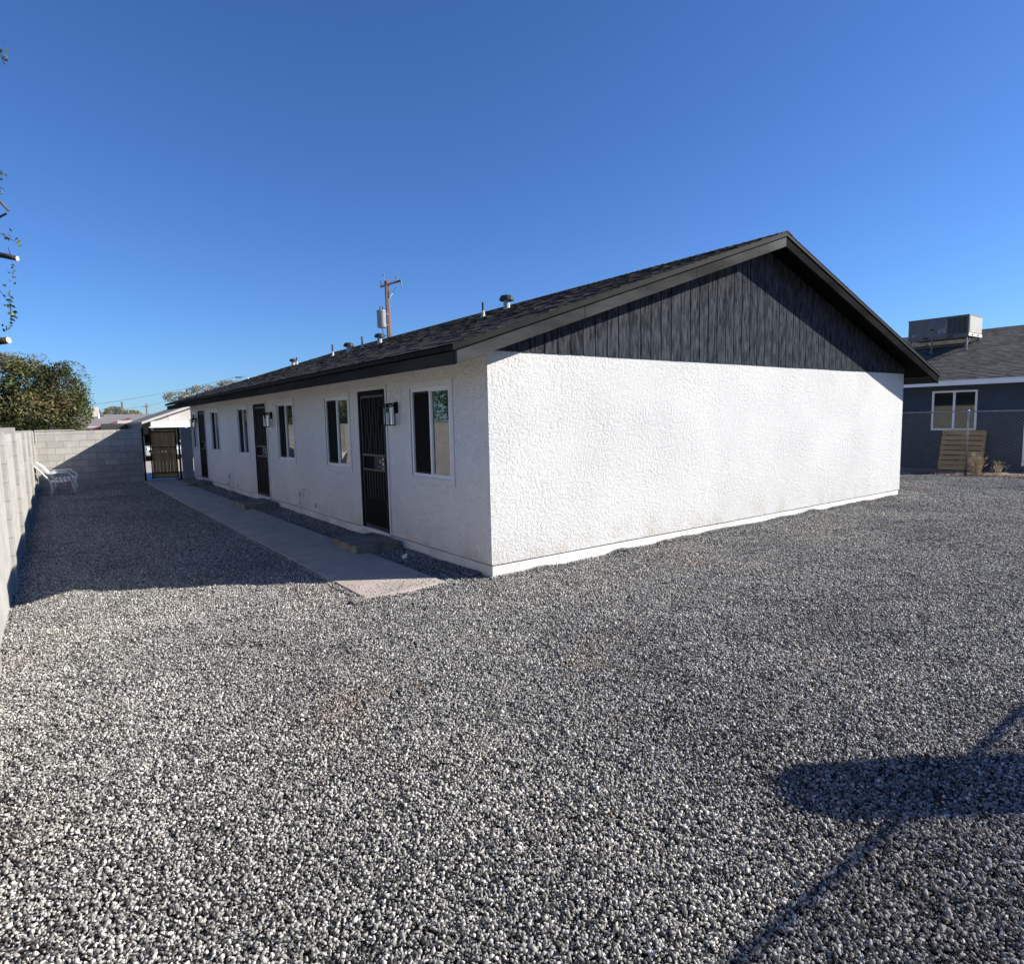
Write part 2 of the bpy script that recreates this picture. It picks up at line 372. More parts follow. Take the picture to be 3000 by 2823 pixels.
def pattr(n, t, arr, key):
    a = me.attributes.new(n, t, 'POINT'); a.data.foreach_set(key, np.ascontiguousarray(arr).ravel())
pattr("kid", 'INT', np.concatenate([KID, np.full(np_, 100)]).astype(np.int32), "value")
pattr("tone", 'FLOAT', np.concatenate([TONE, np.zeros(np_)]).astype(np.float32), "value")
pattr("rot", 'FLOAT_VECTOR', np.vstack([np.zeros((len(V), 3)), np.array(prot)]).astype(np.float32), "vector")
pattr("pick", 'INT', np.concatenate([np.zeros(len(V)), np.array(pk)]).astype(np.int32), "value")
# stone material: tone per stone, dusty and brownish patches by place in the yard
ms = mat("crushed_granite", (.3, .3, .3), .9, 0, .08)
a = N(ms, "ShaderNodeAttribute"); a.attribute_name = "tone"
c0 = ramp(ms, a.outputs["Fac"], [(0, (.05, .049, .048)), (.28, (.185, .178, .165)), (.6, (.405, .39, .36)), (1, (.68, .655, .61))])
ge = N(ms, "ShaderNodeNewGeometry")
n1 = N(ms, "ShaderNodeTexNoise"); n1.inputs["Scale"].default_value = .55; n1.inputs["Detail"].default_value = 5; L(ms, ge.outputs["Position"], n1.inputs[0])
mx = N(ms, "ShaderNodeMix", data_type='RGBA', blend_type='MULTIPLY'); mx.inputs[0].default_value = 1
L(ms, c0, mx.inputs[6]); L(ms, ramp(ms, n1.outputs[0], [(.28, (.70, .70, .71)), (.52, (.98, .98, .97)), (.72, (1.12, 1.06, 1.0))]), mx.inputs[7])
n5 = N(ms, "ShaderNodeTexNoise"); n5.inputs["Scale"].default_value = .8; n5.inputs["Detail"].default_value = 3; mp5 = N(ms, "ShaderNodeMapping"); mp5.inputs["Location"].default_value = (4.3, 1.7, 0)
L(ms, ge.outputs["Position"], mp5.inputs[0]); L(ms, mp5.outputs[0], n5.inputs[0])
mx5 = N(ms, "ShaderNodeMix", data_type='RGBA', blend_type='MULTIPLY'); L(ms, ramp(ms, n5.outputs[0], [(.60, g3(0)), (.74, g3(1))]), mx5.inputs[0])
L(ms, mx.outputs[2], mx5.inputs[6]); mx5.inputs[7].default_value = (1.0, .91, .83, 1); L(ms, mx5.outputs[2], B(ms).inputs["Base Color"])
n2 = N(ms, "ShaderNodeTexNoise"); n2.inputs["Scale"].default_value = 350; L(ms, ge.outputs["Position"], n2.inputs[0])
L(ms, bump(ms, n2.outputs[0], .3, .0015), B(ms).inputs["Normal"])
me.materials.append(ms)
gravel = bpy.data.objects.new("gravel", me); COL.objects.link(gravel); gravel["kind"] = "stuff"
ng = bpy.data.node_groups.new("lay_gravel", 'GeometryNodeTree')
ng.interface.new_socket("Geometry", in_out='INPUT', socket_type='NodeSocketGeometry')
ng.interface.new_socket("Geometry", in_out='OUTPUT', socket_type='NodeSocketGeometry')
def G(t, **kw):
    n = ng.nodes.new(t)
    for k, v in kw.items(): setattr(n, k, v)
    return n
gi = G("NodeGroupInput"); go = G("NodeGroupOutput"); lk = ng.links.new
kid = G("GeometryNodeInputNamedAttribute", data_type='INT'); kid.inputs[0].default_value = "kid"
def sep(val):
    c = G("FunctionNodeCompare", data_type='INT', operation='EQUAL'); lk(kid.outputs["Attribute"], c.inputs[2]); c.inputs[3].default_value = val
    s = G("GeometryNodeSeparateGeometry", domain='POINT'); lk(gi.outputs[0], s.inputs[0]); lk(c.outputs[0], s.inputs[1]); return s.outputs[0]
g2i = G("GeometryNodeGeometryToInstance")
for k in range(NV): lk(sep(k), g2i.inputs[0])
iop = G("GeometryNodeInstanceOnPoints")
lk(sep(100), iop.inputs["Points"]); lk(g2i.outputs[0], iop.inputs["Instance"]); iop.inputs["Pick Instance"].default_value = True
pkn = G("GeometryNodeInputNamedAttribute", data_type='INT'); pkn.inputs[0].default_value = "pick"; lk(pkn.outputs["Attribute"], iop.inputs["Instance Index"])
rn = G("GeometryNodeInputNamedAttribute", data_type='FLOAT_VECTOR'); rn.inputs[0].default_value = "rot"
e2r = G("FunctionNodeEulerToRotation"); lk(rn.outputs["Attribute"], e2r.inputs[0]); lk(e2r.outputs[0], iop.inputs["Rotation"])
jn = G("GeometryNodeJoinGeometry"); lk(iop.outputs[0], jn.inputs[0]); lk(sep(200), jn.inputs[0]); lk(jn.outputs[0], go.inputs[0])
gm = gravel.modifiers.new("lay", 'NODES'); gm.node_group = ng

# ------------------------------------------------------------------ main building
BW, BL, ZS, ZL = 10.25, 17.42, 2.52, .147
OV, OE, ZE = .41, .675, 2.5
SL = .332; XR = BW/2; ZR = ZE + SL*(XR+OE)
bld = thing("apartment_building", "long single storey white stucco building with charcoal gable and black shingle roof", "building", (BW/2, BL/2, 0))
wins = [(.80, 1.81), (3.94, 4.97), (6.73, 7.77), (10.18, 11.12), (13.32, 14.29), (16.52, 17.20)]
doors = [(2.56, 3.52), (8.58, 9.58), (15.14, 16.14)]
WZ0, WZ1, DZ0, DZ1 = 1.045, 2.187, .151, 2.231
# gable wall: fine grid, displaced so that the trowelled relief and the ragged corner are real
def gable_height(x, z):
    p = Vector((x*27, 0, z*27)); w = noise.noise_vector(Vector((x*12, 7, z*12)))
    n = noise.noise(p*1.0 + w*.9); s_ = max(0, min(1, (n+.10)/.16)); s_ = s_*s_*(3-2*s_)
    return .0022*s_*(.6+.8*noise.noise(Vector((x*2.1, 8, z*2.1)))+.2) + .0012*noise.noise(Vector((x*34, 1, z*34))) + .004*noise.noise(Vector((x*1.1, 3, z*1.1)))
st = .0145; nx = int(BW/st); nz = int((ZS-ZL)/st); vs = []; fs = []
for j in range(nz+1):
    for i in range(nx+1):
        X = BW*i/nx; Z = ZL+(ZS-ZL)*j/nz; d = gable_height(X, Z)
        if i == 0: X -= d*.8
        vs.append((X, -.004-d, Z))
for j in range(nz):
    for i in range(nx): a = j*(nx+1)+i; fs.append((a, a+1, a+nx+2, a+nx+1))
n0 = len(vs)
# returns: close the skin back to the wall core along its four edges
ring = [i for i in range(nx+1)] + [j*(nx+1)+nx for j in range(1, nz+1)] + [nz*(nx+1)+i for i in range(nx-1, -1, -1)] + [j*(nx+1) for j in range(nz-1, 0, -1)]
for k in ring: vs.append((vs[k][0], .012, vs[k][2]))
for q in range(len(ring)):
    q2 = (q+1) % len(ring); fs.append((ring[q2], ring[q], n0+q, n0+q2))
gme = bpy.data.meshes.new("gable_wall"); gme.from_pydata(vs, [], fs); gme.materials.append(M_stucco_g)
gw = bpy.data.objects.new("gable_wall", gme); COL.objects.link(gw); gw.parent = bld; at0(bld, gw)
# the long wall with its openings
mb = MB(); yy_start = .006; cuts = sorted([(a, b, WZ0, WZ1) for a, b in wins] + [(a, b, DZ0, DZ1) for a, b in doors]); yy = yy_start
for a, b, z0, z1 in cuts:
    mb.box(0, .22, yy, a, ZL, 2.60)
    mb.box(0, .22, a, b, z1, 2.60)
    if z0 > ZL+.02: mb.box(0, .22, a, b, ZL, z0)
    yy = b
mb.box(0, .22, yy, BL, ZL, 2.60)
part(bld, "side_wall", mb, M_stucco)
mb = MB().box(BW-.2, BW-.001, .006, BL, ZL, 2.6); mb.box(.23, BW-.21, .02, .2, ZL, 2.5); mb.box(.23, BW-.21, BL-.2, BL, ZL, 2.6)
mb.prism([(.1, BL-.1, 2.6), (BW-.1, BL-.1, 2.6), (XR, BL-.1, 4.2)], (0, 0, 0), (0, .08, 0))
part(bld, "rear_wall", mb, M_stucco)
mb = MB().box(.012, BW-.018, .010, BL-.01, -.25, ZL-.016); mb.box(.035, BW-.035, .035, BL-.03, ZL-.016, ZL+.002)
part(bld, "foundation", mb, M_found, bevel=.006)
# siding: vertical boards with dark grooves
mb = MB(); x = .02; k = 0
def rz(x): return ZE + SL*(min(x, BW-x)+OE) - .10
mb.prism([(.0, 0.0, ZS), (BW, 0.0, ZS), (BW, 0.0, rz(BW)), (XR, 0.0, rz(XR)), (0, 0.0, rz(0))], (0, 0, 0), (0, .05, 0))
x = 0.0
while x < BW-.02:
    w = .203 if k % 6 else .196
    x1 = min(x+w-.016, BW)
    top0, top1 = rz(x), rz(x1)
    pj = -.014 - .002*random.random()
    poly = [(x, pj, ZS-.012), (x1, pj, ZS-.012), (x1, pj, top1)] + ([(XR, pj, rz(XR))] if x < XR < x1 else []) + [(x, pj, top0)]
    mb.prism(poly, (0, 0, 0), (0, -pj, 0), random.random()); x += w; k += 1
part(bld, "gable_siding", mb, M_siding)
mb = MB().prism([(.0, -.004, ZS-.012), (BW, -.004, ZS-.012), (BW, -.004, rz(BW)), (XR, -.004, rz(XR)), (0, -.004, rz(0))], (0, 0, 0), (0, .003, 0)); part(bld, "groove_backing", mb, M_soffit)
# roof
def shingle_slope(mb, ox, oz, y0, y1, sgn, slope, length, expo=.143, tabs=True, lift=.0, base=.006):
    # ox, oz: eave line; sgn: +1 climbs towards +X; length is the sloping length
    c = math.cos(math.atan(slope)); s_ = math.sin(math.atan(slope)); n = Vector((-s_*sgn, 0, c)); u = Vector((c*sgn, 0, s_))
    o = Vector((ox, 0, oz)) + n*lift; i = 0; d = 0.0
    while d < length-.01:
        e = min(d+expo+.03, length); a = o + u*d; b = o + u*e
        def q(p, y, k): r = p + n*k; return (r.x, y, r.z)
        yy = y0; off = random.uniform(0, .3)
        edges = [y0]; yy = y0+off+.05
        while yy < y1-.08: edges.append(yy); yy += random.choice((.12, .18, .24, .33))
        edges.append(y1)
        for e0, e1 in zip(edges[:-1], edges[1:]):
            th = .011 if (tabs and random.random() < .45) else base
            t = min(1, max(0, random.gauss(.45, .2)))
            vs = [q(a, e0, 0), q(a, e1, 0), q(a, e1, th), q(a, e0, th), q(b, e0, .001), q(b, e1, .001)]
            fs = [(0, 3, 2, 1), (3, 4, 5, 2), (0, 4, 3), (1, 2, 5)]
            if sgn > 0: fs = [tuple(reversed(f)) for f in fs]
            mb.quads(vs, fs, t)
        d += expo; i += 1
slen = math.hypot(XR+OE, SL*(XR+OE))
mb = MB()
y0r, y1r = -OV, BL+OV-.05
def deck(mb, xe, sgn, t0, t1, ya, yb):  # sloping slab between depths t0 and t1 under the roof surface
    X0, Z0, X1, Z1 = xe, ZE, XR, ZR
    mb.prism([(X0, ya, Z0-t1), (X1, ya, Z1-t1), (X1, ya, Z1-t0), (X0, ya, Z0-t0)], (0, 0, 0), (0, yb-ya, 0))
roofmb = MB(); deck(roofmb, -OE+.02, 1, .004, .055, y0r+.012, y1r); deck(roofmb, BW+OE-.02, -1, .004, .055, y0r+.012, y1r)
roof = part(bld, "roof", roofmb, M_soffit)
mb = MB(); shingle_slope(mb, -OE-.012, ZE-.004, y0r-.012, y1r+.02, 1, SL, slen+.012)
part(bld, "shingles", mb, M_shingle, roof)
mb = MB(); shingle_slope(mb, BW+OE+.012, ZE-.004, y0r-.012, y1r+.02, -1, SL, slen+.012, tabs=False)
part(bld, "shingles", mb, M_shingle, roof)
mb = MB(); yy = y0r-.014
while yy < y1r:
    e = min(yy+.16, y1r+.02); lift = .006
    mb.quads([(XR-.15, yy, ZR-.15*SL+lift+.012), (XR, yy, ZR+lift+.014), (XR+.15, yy, ZR-.15*SL+lift+.012), (XR-.15, e, ZR-.15*SL+lift), (XR, e, ZR+lift), (XR+.15, e, ZR-.15*SL+lift), (XR-.15, yy, ZR-.15*SL), (XR, yy, ZR), (XR+.15, yy, ZR-.15*SL)],
             [(0, 1, 4, 3), (1, 2, 5, 4), (6, 7, 1, 0), (7, 8, 2, 1)], random.gauss(.45, .2)); yy += .145
part(bld, "ridge_cap", mb, M_shingle, roof)
for sgn, xe in ((1, -OE), (-1, BW+OE)):
    mb = MB()
    for za, zb, ya, yb, xi in ((.004, .060, y0r-.006, y0r+.012, .0),):
        mb.prism([(xe, ya, ZE-zb), (XR, ya, ZR-zb), (XR, ya, ZR-za), (xe, ya, ZE-za)], (0, 0, 0), (0, yb-ya, 0))
        mb.prism([(xe, ya-.010, ZE-zb-.004), (XR, ya-.010, ZR-zb-.004), (XR, ya-.010, ZR-zb+.004), (xe, ya-.010, ZE-zb+.004)], (0, 0, 0), (0, .012, 0))
    part(bld, "drip_edge", mb, M_drip)
    # rake board in lengths with open joints and slightly different set
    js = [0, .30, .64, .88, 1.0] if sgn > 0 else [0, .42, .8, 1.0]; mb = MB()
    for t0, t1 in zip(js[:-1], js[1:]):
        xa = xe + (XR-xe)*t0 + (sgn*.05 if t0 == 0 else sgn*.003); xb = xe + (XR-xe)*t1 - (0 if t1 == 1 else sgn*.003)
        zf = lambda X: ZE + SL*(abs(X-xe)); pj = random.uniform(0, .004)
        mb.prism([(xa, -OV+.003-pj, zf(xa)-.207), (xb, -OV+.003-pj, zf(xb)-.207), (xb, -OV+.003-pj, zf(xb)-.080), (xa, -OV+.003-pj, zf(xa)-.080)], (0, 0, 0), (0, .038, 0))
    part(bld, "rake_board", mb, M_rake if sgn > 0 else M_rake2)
    mb = MB(); xq = xe+sgn*.06; mb.prism([(xq, -OV+.022, ZE+SL*.06-.085), (XR-sgn*.004, -OV+.022, ZR-.085), (XR-sgn*.004, -OV+.022, ZR-.058), (xq, -OV+.022, ZE+SL*.06-.058)], (0, 0, 0), (0, .02, 0)); part(bld, "rake_backing", mb, M_soffit)
mb = MB().box(-OE+.002, -OE+.012, y0r+.014, y1r, ZE-.058, ZE-.010)
part(bld, "drip_edge", mb, M_drip)
mb = MB(); yy = -OV+.045
for ln in (4.9, 4.9, 3.7, 4.6):
    e = min(yy+ln, y1r); mb.box(-OE+.045+random.uniform(0, .004), -OE+.082, yy+.002, e-.002, ZE-.185, ZE-.064); yy = e
part(bld, "fascia", mb, M_fascia)
mb = MB().box(BW+OE-.08, BW+OE-.045, y0r+.05, y1r, ZE-.185, ZE-.06); part(bld, "fascia", mb, M_fascia)
mb = MB().prism([(-OE+.085, .0, ZE-.10+.0), (.0, .0, ZE-.075+SL*OE-.03), (.0, .0, ZE-.05+SL*OE-.03), (-OE+.085, .0, ZE-.07)], (0, 0, 0), (0, BL, 0))
part(bld, "eave_soffit", mb, M_fascia)
# vents on the roof
def rzx(x): return ZE + SL*(x+OE)
def vent_pipe(x, y, hh=.30, r=.022):
    mb = MB().tube([(x, y, rzx(x)-.02), (x, y, rzx(x)+hh)], r, 10); p = part(bld, "vent_pipe", mb, M_ventd, roof)
    mb = MB().tube([(x, y, rzx(x)-.02), (x, y, rzx(x)+.02), (x, y, rzx(x)+.12)], [.07, .040, r+.004], 10); part(bld, "pipe_flashing", mb, M_leadw, roof)
def vent_box(x, y, sc=1.0):
    z = rzx(x); mb = MB().tube([(x, y, z-.03), (x, y, z+.20*sc)], .07*sc, 12)
    part(bld, "vent_collar", mb, M_leadw, roof)
    mb = MB().tube([(x, y, z+.17*sc), (x, y, z+.22*sc), (x, y, z+.27*sc), (x, y, z+.29*sc)], [.155*sc, .155*sc, .12*sc, .04*sc], 12)
    part(bld, "vent_cap", mb, M_ventd, roof)
vent_pipe(3.01, 4.50, .27); vent_box(3.83, 4.85, .95); vent_box(3.17, 9.49, .85); vent_pipe(2.83, 9.81, .30); vent_box(2.53, 9.98, .85); vent_pipe(2.70, 11.55, .32)
vent_pipe(3.0, 15.6, .25); vent_box(3.2, 16.6, .8)
# windows
def window(a, b, dark_left=True):
    z0, z1 = WZ0, WZ1; F_ = MB()
    xi = .016
    # casing (vinyl frame) set in the opening
    F_.box(xi-.012, xi+.05, a, a+.045, z0, z1); F_.box(xi-.012, xi+.05, b-.045, b, z0, z1)
    F_.box(xi-.012, xi+.05, a+.045, b-.045, z0, z0+.045); F_.box(xi-.012, xi+.05, a+.045, b-.045, z1-.045, z1)
    m_ = (a+b)/2
    F_.box(xi-.006, xi+.045, m_-.022, m_+.022, z0+.045, z1-.045)
    w = part(bld, "window", F_, M_vinyl)
    sa = MB(); a2, b2 = a+.045, m_-.022   # right hand (near) fixed sash bead
    for (y0, y1, q0, q1) in ((a2, a2+.012, z0+.045, z1-.045), (b2-.012, b2, z0+.045, z1-.045), (a2+.012, b2-.012, z0+.045, z0+.057), (a2+.012, b2-.012, z1-.057, z1-.045)):
        sa.box(xi+.004, xi+.03, y0, y1, q0, q1)
    part(bld, "sash", sa, M_vinyl, w)
    part(bld, "pane", MB().box(xi+.016, xi+.022, a2+.012, b2-.012, z0+.057, z1-.057), M_glass, w)
    a3, b3 = m_+.022, b-.045
    s3 = MB()
    for (y0, y1, q0, q1) in ((a3, a3+.02, z0+.045, z1-.045), (b3-.02, b3, z0+.045, z1-.045), (a3+.02, b3-.02, z0+.045, z0+.065), (a3+.02, b3-.02, z1-.065, z1-.045)):
        s3.box(xi+.010, xi+.026, y0, y1, q0, q1)
    part(bld, "screen_frame", s3, M_screenfr, w)
    part(bld, "insect_screen", MB().box(xi+.017, xi+.019, a3+.02, b3-.02, z0+.065, z1-.065), M_screen, w)
    # trowelled trim band round the opening
    T_ = MB(); bw = .075
    T_.box(-.010, .004, a-bw, a, z0-bw, z1+bw); T_.box(-.010, .004, b, b+bw if b < 17.1 else b+.05, z0-bw, z1+bw)
    T_.box(-.010, .004, a, b, z1, z1+bw); T_.box(-.010, .004, a, b, z0-bw, z0)
    T_.box(-.016, xi+.01, a+.002, b-.002, z0-.012, z0+.004)
    part(bld, "window_trim", T_, M_trim)
for a_, b_ in wins: window(a_, b_)
def door(a, b):
    z0, z1 = DZ0, DZ1
    T_ = MB(); T_.box(-.014, .03, a-.05, a, z0, z1+.055); T_.box(-.014, .03, b, b+.05, z0, z1+.055); T_.box(-.014, .03, a, b, z1, z1+.055)
    part(bld, "door_casing", T_, M_trim)
    D = MB(); xi = .0
    D.box(xi-.012, xi+.03, a+.002, a+.055, z0+.01, z1-.002); D.box(xi-.012, xi+.03, b-.055, b-.002, z0+.01, z1-.002); D.box(xi-.012, xi+.03, a+.055, b-.055, z1-.06, z1-.002)
    d = part(bld, "security_door", D, M_black)
    ga, gb = a+.062, b-.062; zt = z1-.07
    I = MB(); I.box(xi+.002, xi+.026, ga, ga+.035, z0+.03, zt); I.box(xi+.002, xi+.026, gb-.035, gb, z0+.03, zt); I.box(xi+.002, xi+.026, ga+.035, gb-.035, zt-.035, zt)
    I.box(xi+.002, xi+.026, ga+.035, gb-.035, z0+.03, z0+.07)
    I.box(xi-.002, xi+.028, ga+.035, gb-.035, 1.262, 1.292); I.box(xi-.002, xi+.028, ga+.035, gb-.035, 1.045, 1.073)
    part(bld, "door_leaf_frame", I, M_mullion, d)
    R_ = MB(); nb = 7
    for k in range(nb):
        y_ = ga+.035 + (gb-ga-.07)*(k+1)/(nb+1); ph = (k % 2)*PI
        R_.tube([(xi+.012, y_+.014*math.sin(q*.75+ph), 1.29+(zt-.035-1.29)*q/12) for q in range(13)], .007, 6)
        R_.tube([(xi+.012, y_, .62+(1.045-.62)*q/2) for q in range(3)], .007, 6)
    part(bld, "iron_bars", R_, M_mullion, d)
    part(bld, "mesh_backing", MB().box(xi+.034, xi+.040, a+.03, b-.03, z0+.01, z1-.03), M_screen, d)
    part(bld, "kick_plate", MB().box(xi+.004, xi+.022, ga+.036, gb-.036, z0+.071, .62), M_black, d)
    part(bld, "lock_plate", MB().box(xi+.0, xi+.024, ga+.036, ga+.40, 1.074, 1.261), M_screenfr, d)
    K = MB(); K.tube([(xi-.004, ga+.075, 1.20), (xi-.04, ga+.075, 1.20), (xi-.055, ga+.075, 1.20)], [.012, .012, .026], 10)
    K.tube([(xi-.004, ga+.075, 1.12), (xi-.045, ga+.075, 1.12)], .011, 8); K.tube([(xi-.045, ga+.075, 1.12), (xi-.045, ga+.17, 1.115)], .010, 8)
    K.box(xi-.012, xi-.001, ga+.04, ga+.11, 1.085, 1.245)
    part(bld, "door_handle", K, M_steel, d, smooth=False)
    part(bld, "threshold", MB().box(-.02, .10, a+.003, b-.003, z0-.03, z0+.012), M_found)
for a_, b_ in doors: door(a_, b_)
def lantern(y, zc=1.86):
    P_ = MB(); P_.box(-.022, .0, y-.045, y+.045, zc+.02, zc+.17, .5)
    P_.tube([(-.022, y, zc+.12), (-.07, y, zc+.15), (-.125, y, zc+.145)], .010, 8); P_.box(-.17, -.07, y-.012, y+.012, zc+.132, zc+.150)
    x0, x1, w = -.205, -.065, .07; z0, z1 = zc-.14, zc+.115
    for xx in (x0, x1):
        for yy in (y-w, y+w): P_.box(xx-.006, xx+.006, yy-.006, yy+.006, z0, z1)
    for zz in (z0, z1):
        P_.box(x0-.006, x1+.006, y-w-.0065, y-w+.0065, zz-.007, zz+.007); P_.box(x0-.006, x1+.006, y+w-.0065, y+w+.0065, zz-.007, zz+.007)
        P_.box(x0-.0065, x0+.0065, y-w+.0065, y+w-.0065, zz-.0065, zz+.0065); P_.box(x1-.0065, x1+.0065, y-w+.0065, y+w-.0065, zz-.0065, zz+.0065)
    P_.tube([((x0+x1)/2, y, z1-.01), ((x0+x1)/2, y, z1+.03)], .02, 8); P_.box(x0, x1, y-.008, y+.008, z1-.006, z1+.006)
    P_.tube([((x0+x1)/2, y, z1-.09), ((x0+x1)/2, y, z1)], .014, 8)
    l = part(bld, "wall_lantern", P_, M_black)
    g = MB(); xc = (x0+x1)/2
    g.tube([(xc, y, z0+.01), (xc, y, z1-.02)], .052, 16, False); part(bld, "lantern_glass", g, M_lglass, l, smooth=True)
for y_ in (2.22, 8.16, 16.34): lantern(y_)
# standpipes against the wall
def hose_bib(y):
    P_ = MB(); P_.tube([(-.06, y, -.05), (-.06, y, .50), (-.055, y-.01, .515), (-.055, y-.16, .53), (-.03, y-.19, .53), (.0, y-.20, .53)], .009, 8)
    P_.tube([(-.06, y, .42), (-.075, y-.07, .425)], .010, 8); P_.tube([(-.075, y-.05, .40), (-.075, y-.10, .45)], .022, 8)
    P_.tube([(-.062, y, .25), (-.10, y+.03, .24), (-.11, y+.04, .16)], .012, 8); P_.tube([(-.06, y, .24), (-.06, y, .29)], .016, 8)
    part(bld, "hose_bib", P_, M_found)
hose_bib(6.43); hose_bib(12.2)
part(bld, "pipe_cleanout", MB().tube([(.01, 5.68, .27), (-.03, 5.68, .27), (-.035, 5.68, .27)], [.035, .035, .028], 12), M_found)
part(bld, "pipe_cleanout", MB().tube([(.01, 11.5, .22), (-.03, 11.5, .22), (-.035, 11.5, .22)], [.03, .03, .024], 12), M_found)

# ------------------------------------------------------------------ walk and steps
mb = MB(); yy = .10
M_walk = noisy("walk_concrete", (.38, .325, .27), (.48, .415, .35), 2.6, .9, .5, .005, (1, 1, 1), 11)
for k in range(15):
    e = min(yy+1.22, 17.9)
    if yy < 17.8:
        if k == 0: mb.prism([(-1.45, yy+.02, .028), (-1.0, yy-.05, .028), (-.52, yy+.05, .028), (-.52, e-.006, .028), (-1.45, e-.006, .028)], (0, 0, 0), (0, 0, -.1))
        else: mb.box(-1.45, -.52, yy+.006, e-.006, -.07, .028+random.uniform(-.002, .002))
    yy = e
walk = mb.build("sidewalk", M_walk, bevel=.004); struct(walk)
for (y0, y1, lab) in ((2.16, 3.08, "weathered concrete step at the nearest security door"), (7.98, 8.98, "weathered concrete step below the middle security door"), (14.6, 15.6, "weathered concrete step at the farthest door near the gate")):
    mb = MB().box(-.70, -.05, y0, y1, -.05, .125)
    o = mb.build("concrete_step", M_step, bevel=.012); tag(o, lab, "step", "concrete steps at the doors")
mb = MB().tube([(-.30, 1.61, .015), (-.265, 1.60, .022), (-.235, 1.605, .05)], [.03, .034, .02], 8)
tag(mb.build("plastic_cap", M_pure), "small white plastic cap lying on gravel by the foundation", "litter")

# ------------------------------------------------------------------ block walls
M_blk_l = blockmat("grey_block_panel", (.40, .385, .355), (.46, .44, .41), (.50, .49, .46), .40, .2, 'y', .010)
M_blk_p = blockmat("grey_block_pilaster", (.32, .305, .28), (.37, .355, .325), (.27, .26, .235), .40, .2, 'y', .012)  # darker than the panels; side-face shade put into the block colour
M_blk_b = blockmat("grey_block", (.36, .34, .305), (.45, .43, .39), (.25, .24, .215), .41, .2, 'x', .014)
def lx(y): return -4.32 + .0078*y
lw = thing("block_wall", "long grey concrete block wall with pilasters along the left side", "wall", (-4.4, 6, 0))
mb = MB(); mb.quads([(lx(-7)-.15, -7, -.15), (lx(-7), -7, -.15), (lx(18), 18, -.15), (lx(18)-.15, 18, -.15), (lx(-7)-.15, -7, 1.715), (lx(-7), -7, 1.715), (lx(18), 18, 1.715), (lx(18)-.15, 18, 1.715)],
                    [(0, 3, 2, 1), (4, 5, 6, 7), (0, 1, 5, 4), (1, 2, 6, 5), (2, 3, 7, 6), (3, 0, 4, 7)])
part(lw, "wall_panel", mb, M_blk_l)
for k, y_ in enumerate((-6.1, -3.1, -.05, 2.95, 5.5, 8.95, 11.75, 14.9)):
    mb = MB().box(lx(y_)-.18, lx(y_)+.042, y_, y_+.2, -.15, 1.745 if k != 4 else 1.80)
    part(lw, "pilaster", mb, M_blk_p, bevel=.006)
bw_ = thing("block_wall", "grey concrete block wall across the far end of the yard, half in shade", "wall", (-2.8, 17.95, 0))
mb = MB().box(-4.16, -1.40, 17.88, 18.03, -.15, 1.708); mb.box(-4.16, -2.62-.55, 17.86, 18.05, 1.709, 1.745)
part(bw_, "wall_panel", mb, M_blk_b)
part(bw_, "end_pier", MB().box(-2.06, -1.405, 17.865, 18.045, -.15, 1.716), M_blk_b)
pier = MB().box(-.315, -.004, 17.50, 17.66, -.1, 1.722).build("gate_pier", M_pier, bevel=.006)
tag(pier, "short smooth grey pier joining the building corner to the gate", "pier")

# ------------------------------------------------------------------ gate
gate = thing("wooden_gate", "board gate in a black steel frame, ajar at the end of the walk", "gate", (-.42, 17.75, 0))
hx, hy = -.42, 17.75; ang = math.radians(180-24); du = Vector((math.cos(ang), math.sin(ang), 0)); dn = Vector((-du.y, du.x, 0)); gwid = .80
def gp(u, z, n=0): p = Vector((hx, hy, z)) + du*u + dn*n; return p
mb = MB()
for z_ in (.10, .53, 1.10, 1.60, 1.70):
    if z_ in (.53,): continue
    mb.bar(gp(.0, z_, .03), gp(gwid, z_, .03), .03, .03)
mb.bar(gp(.015, .06, .03), gp(.015, 1.72, .03), .035, .035, (1, 0, 0)); mb.bar(gp(gwid-.015, .06, .03), gp(gwid-.015, 1.72, .03), .035, .035, (1, 0, 0))
mb.bar(gp(.0, .26, .03), gp(gwid, .26, .03), .03, .03)
part(gate, "gate_frame", mb, M_black)
mb = MB(); nb = 7; w = (gwid-.06)/nb
for k in range(nb):
    mb.obox(gp(.03+k*w+.004, .12, -.012), du*(w-.008), dn*.018, Vector((0, 0, 1.56-random.uniform(0, .03))), random.random())
part(gate, "boards", mb, M_gatewood)
part(gate, "latch", MB().box(hx+du.x*gwid-.05, hx+du.x*gwid+.02, hy+du.y*gwid-.07, hy+du.y*gwid-.03, .93, 1.02), M_black)
tag(MB().box(-1.395, -1.345, 17.86, 17.91, -.1, 1.76).build("gate_post", M_black), "black steel gate post at the end of the far block wall", "gate post")
tag(MB().box(-.385, -.33, 17.68, 17.74, -.1, 1.74).build("gate_post", M_black), "black steel hinge post beside the short grey pier", "gate post")

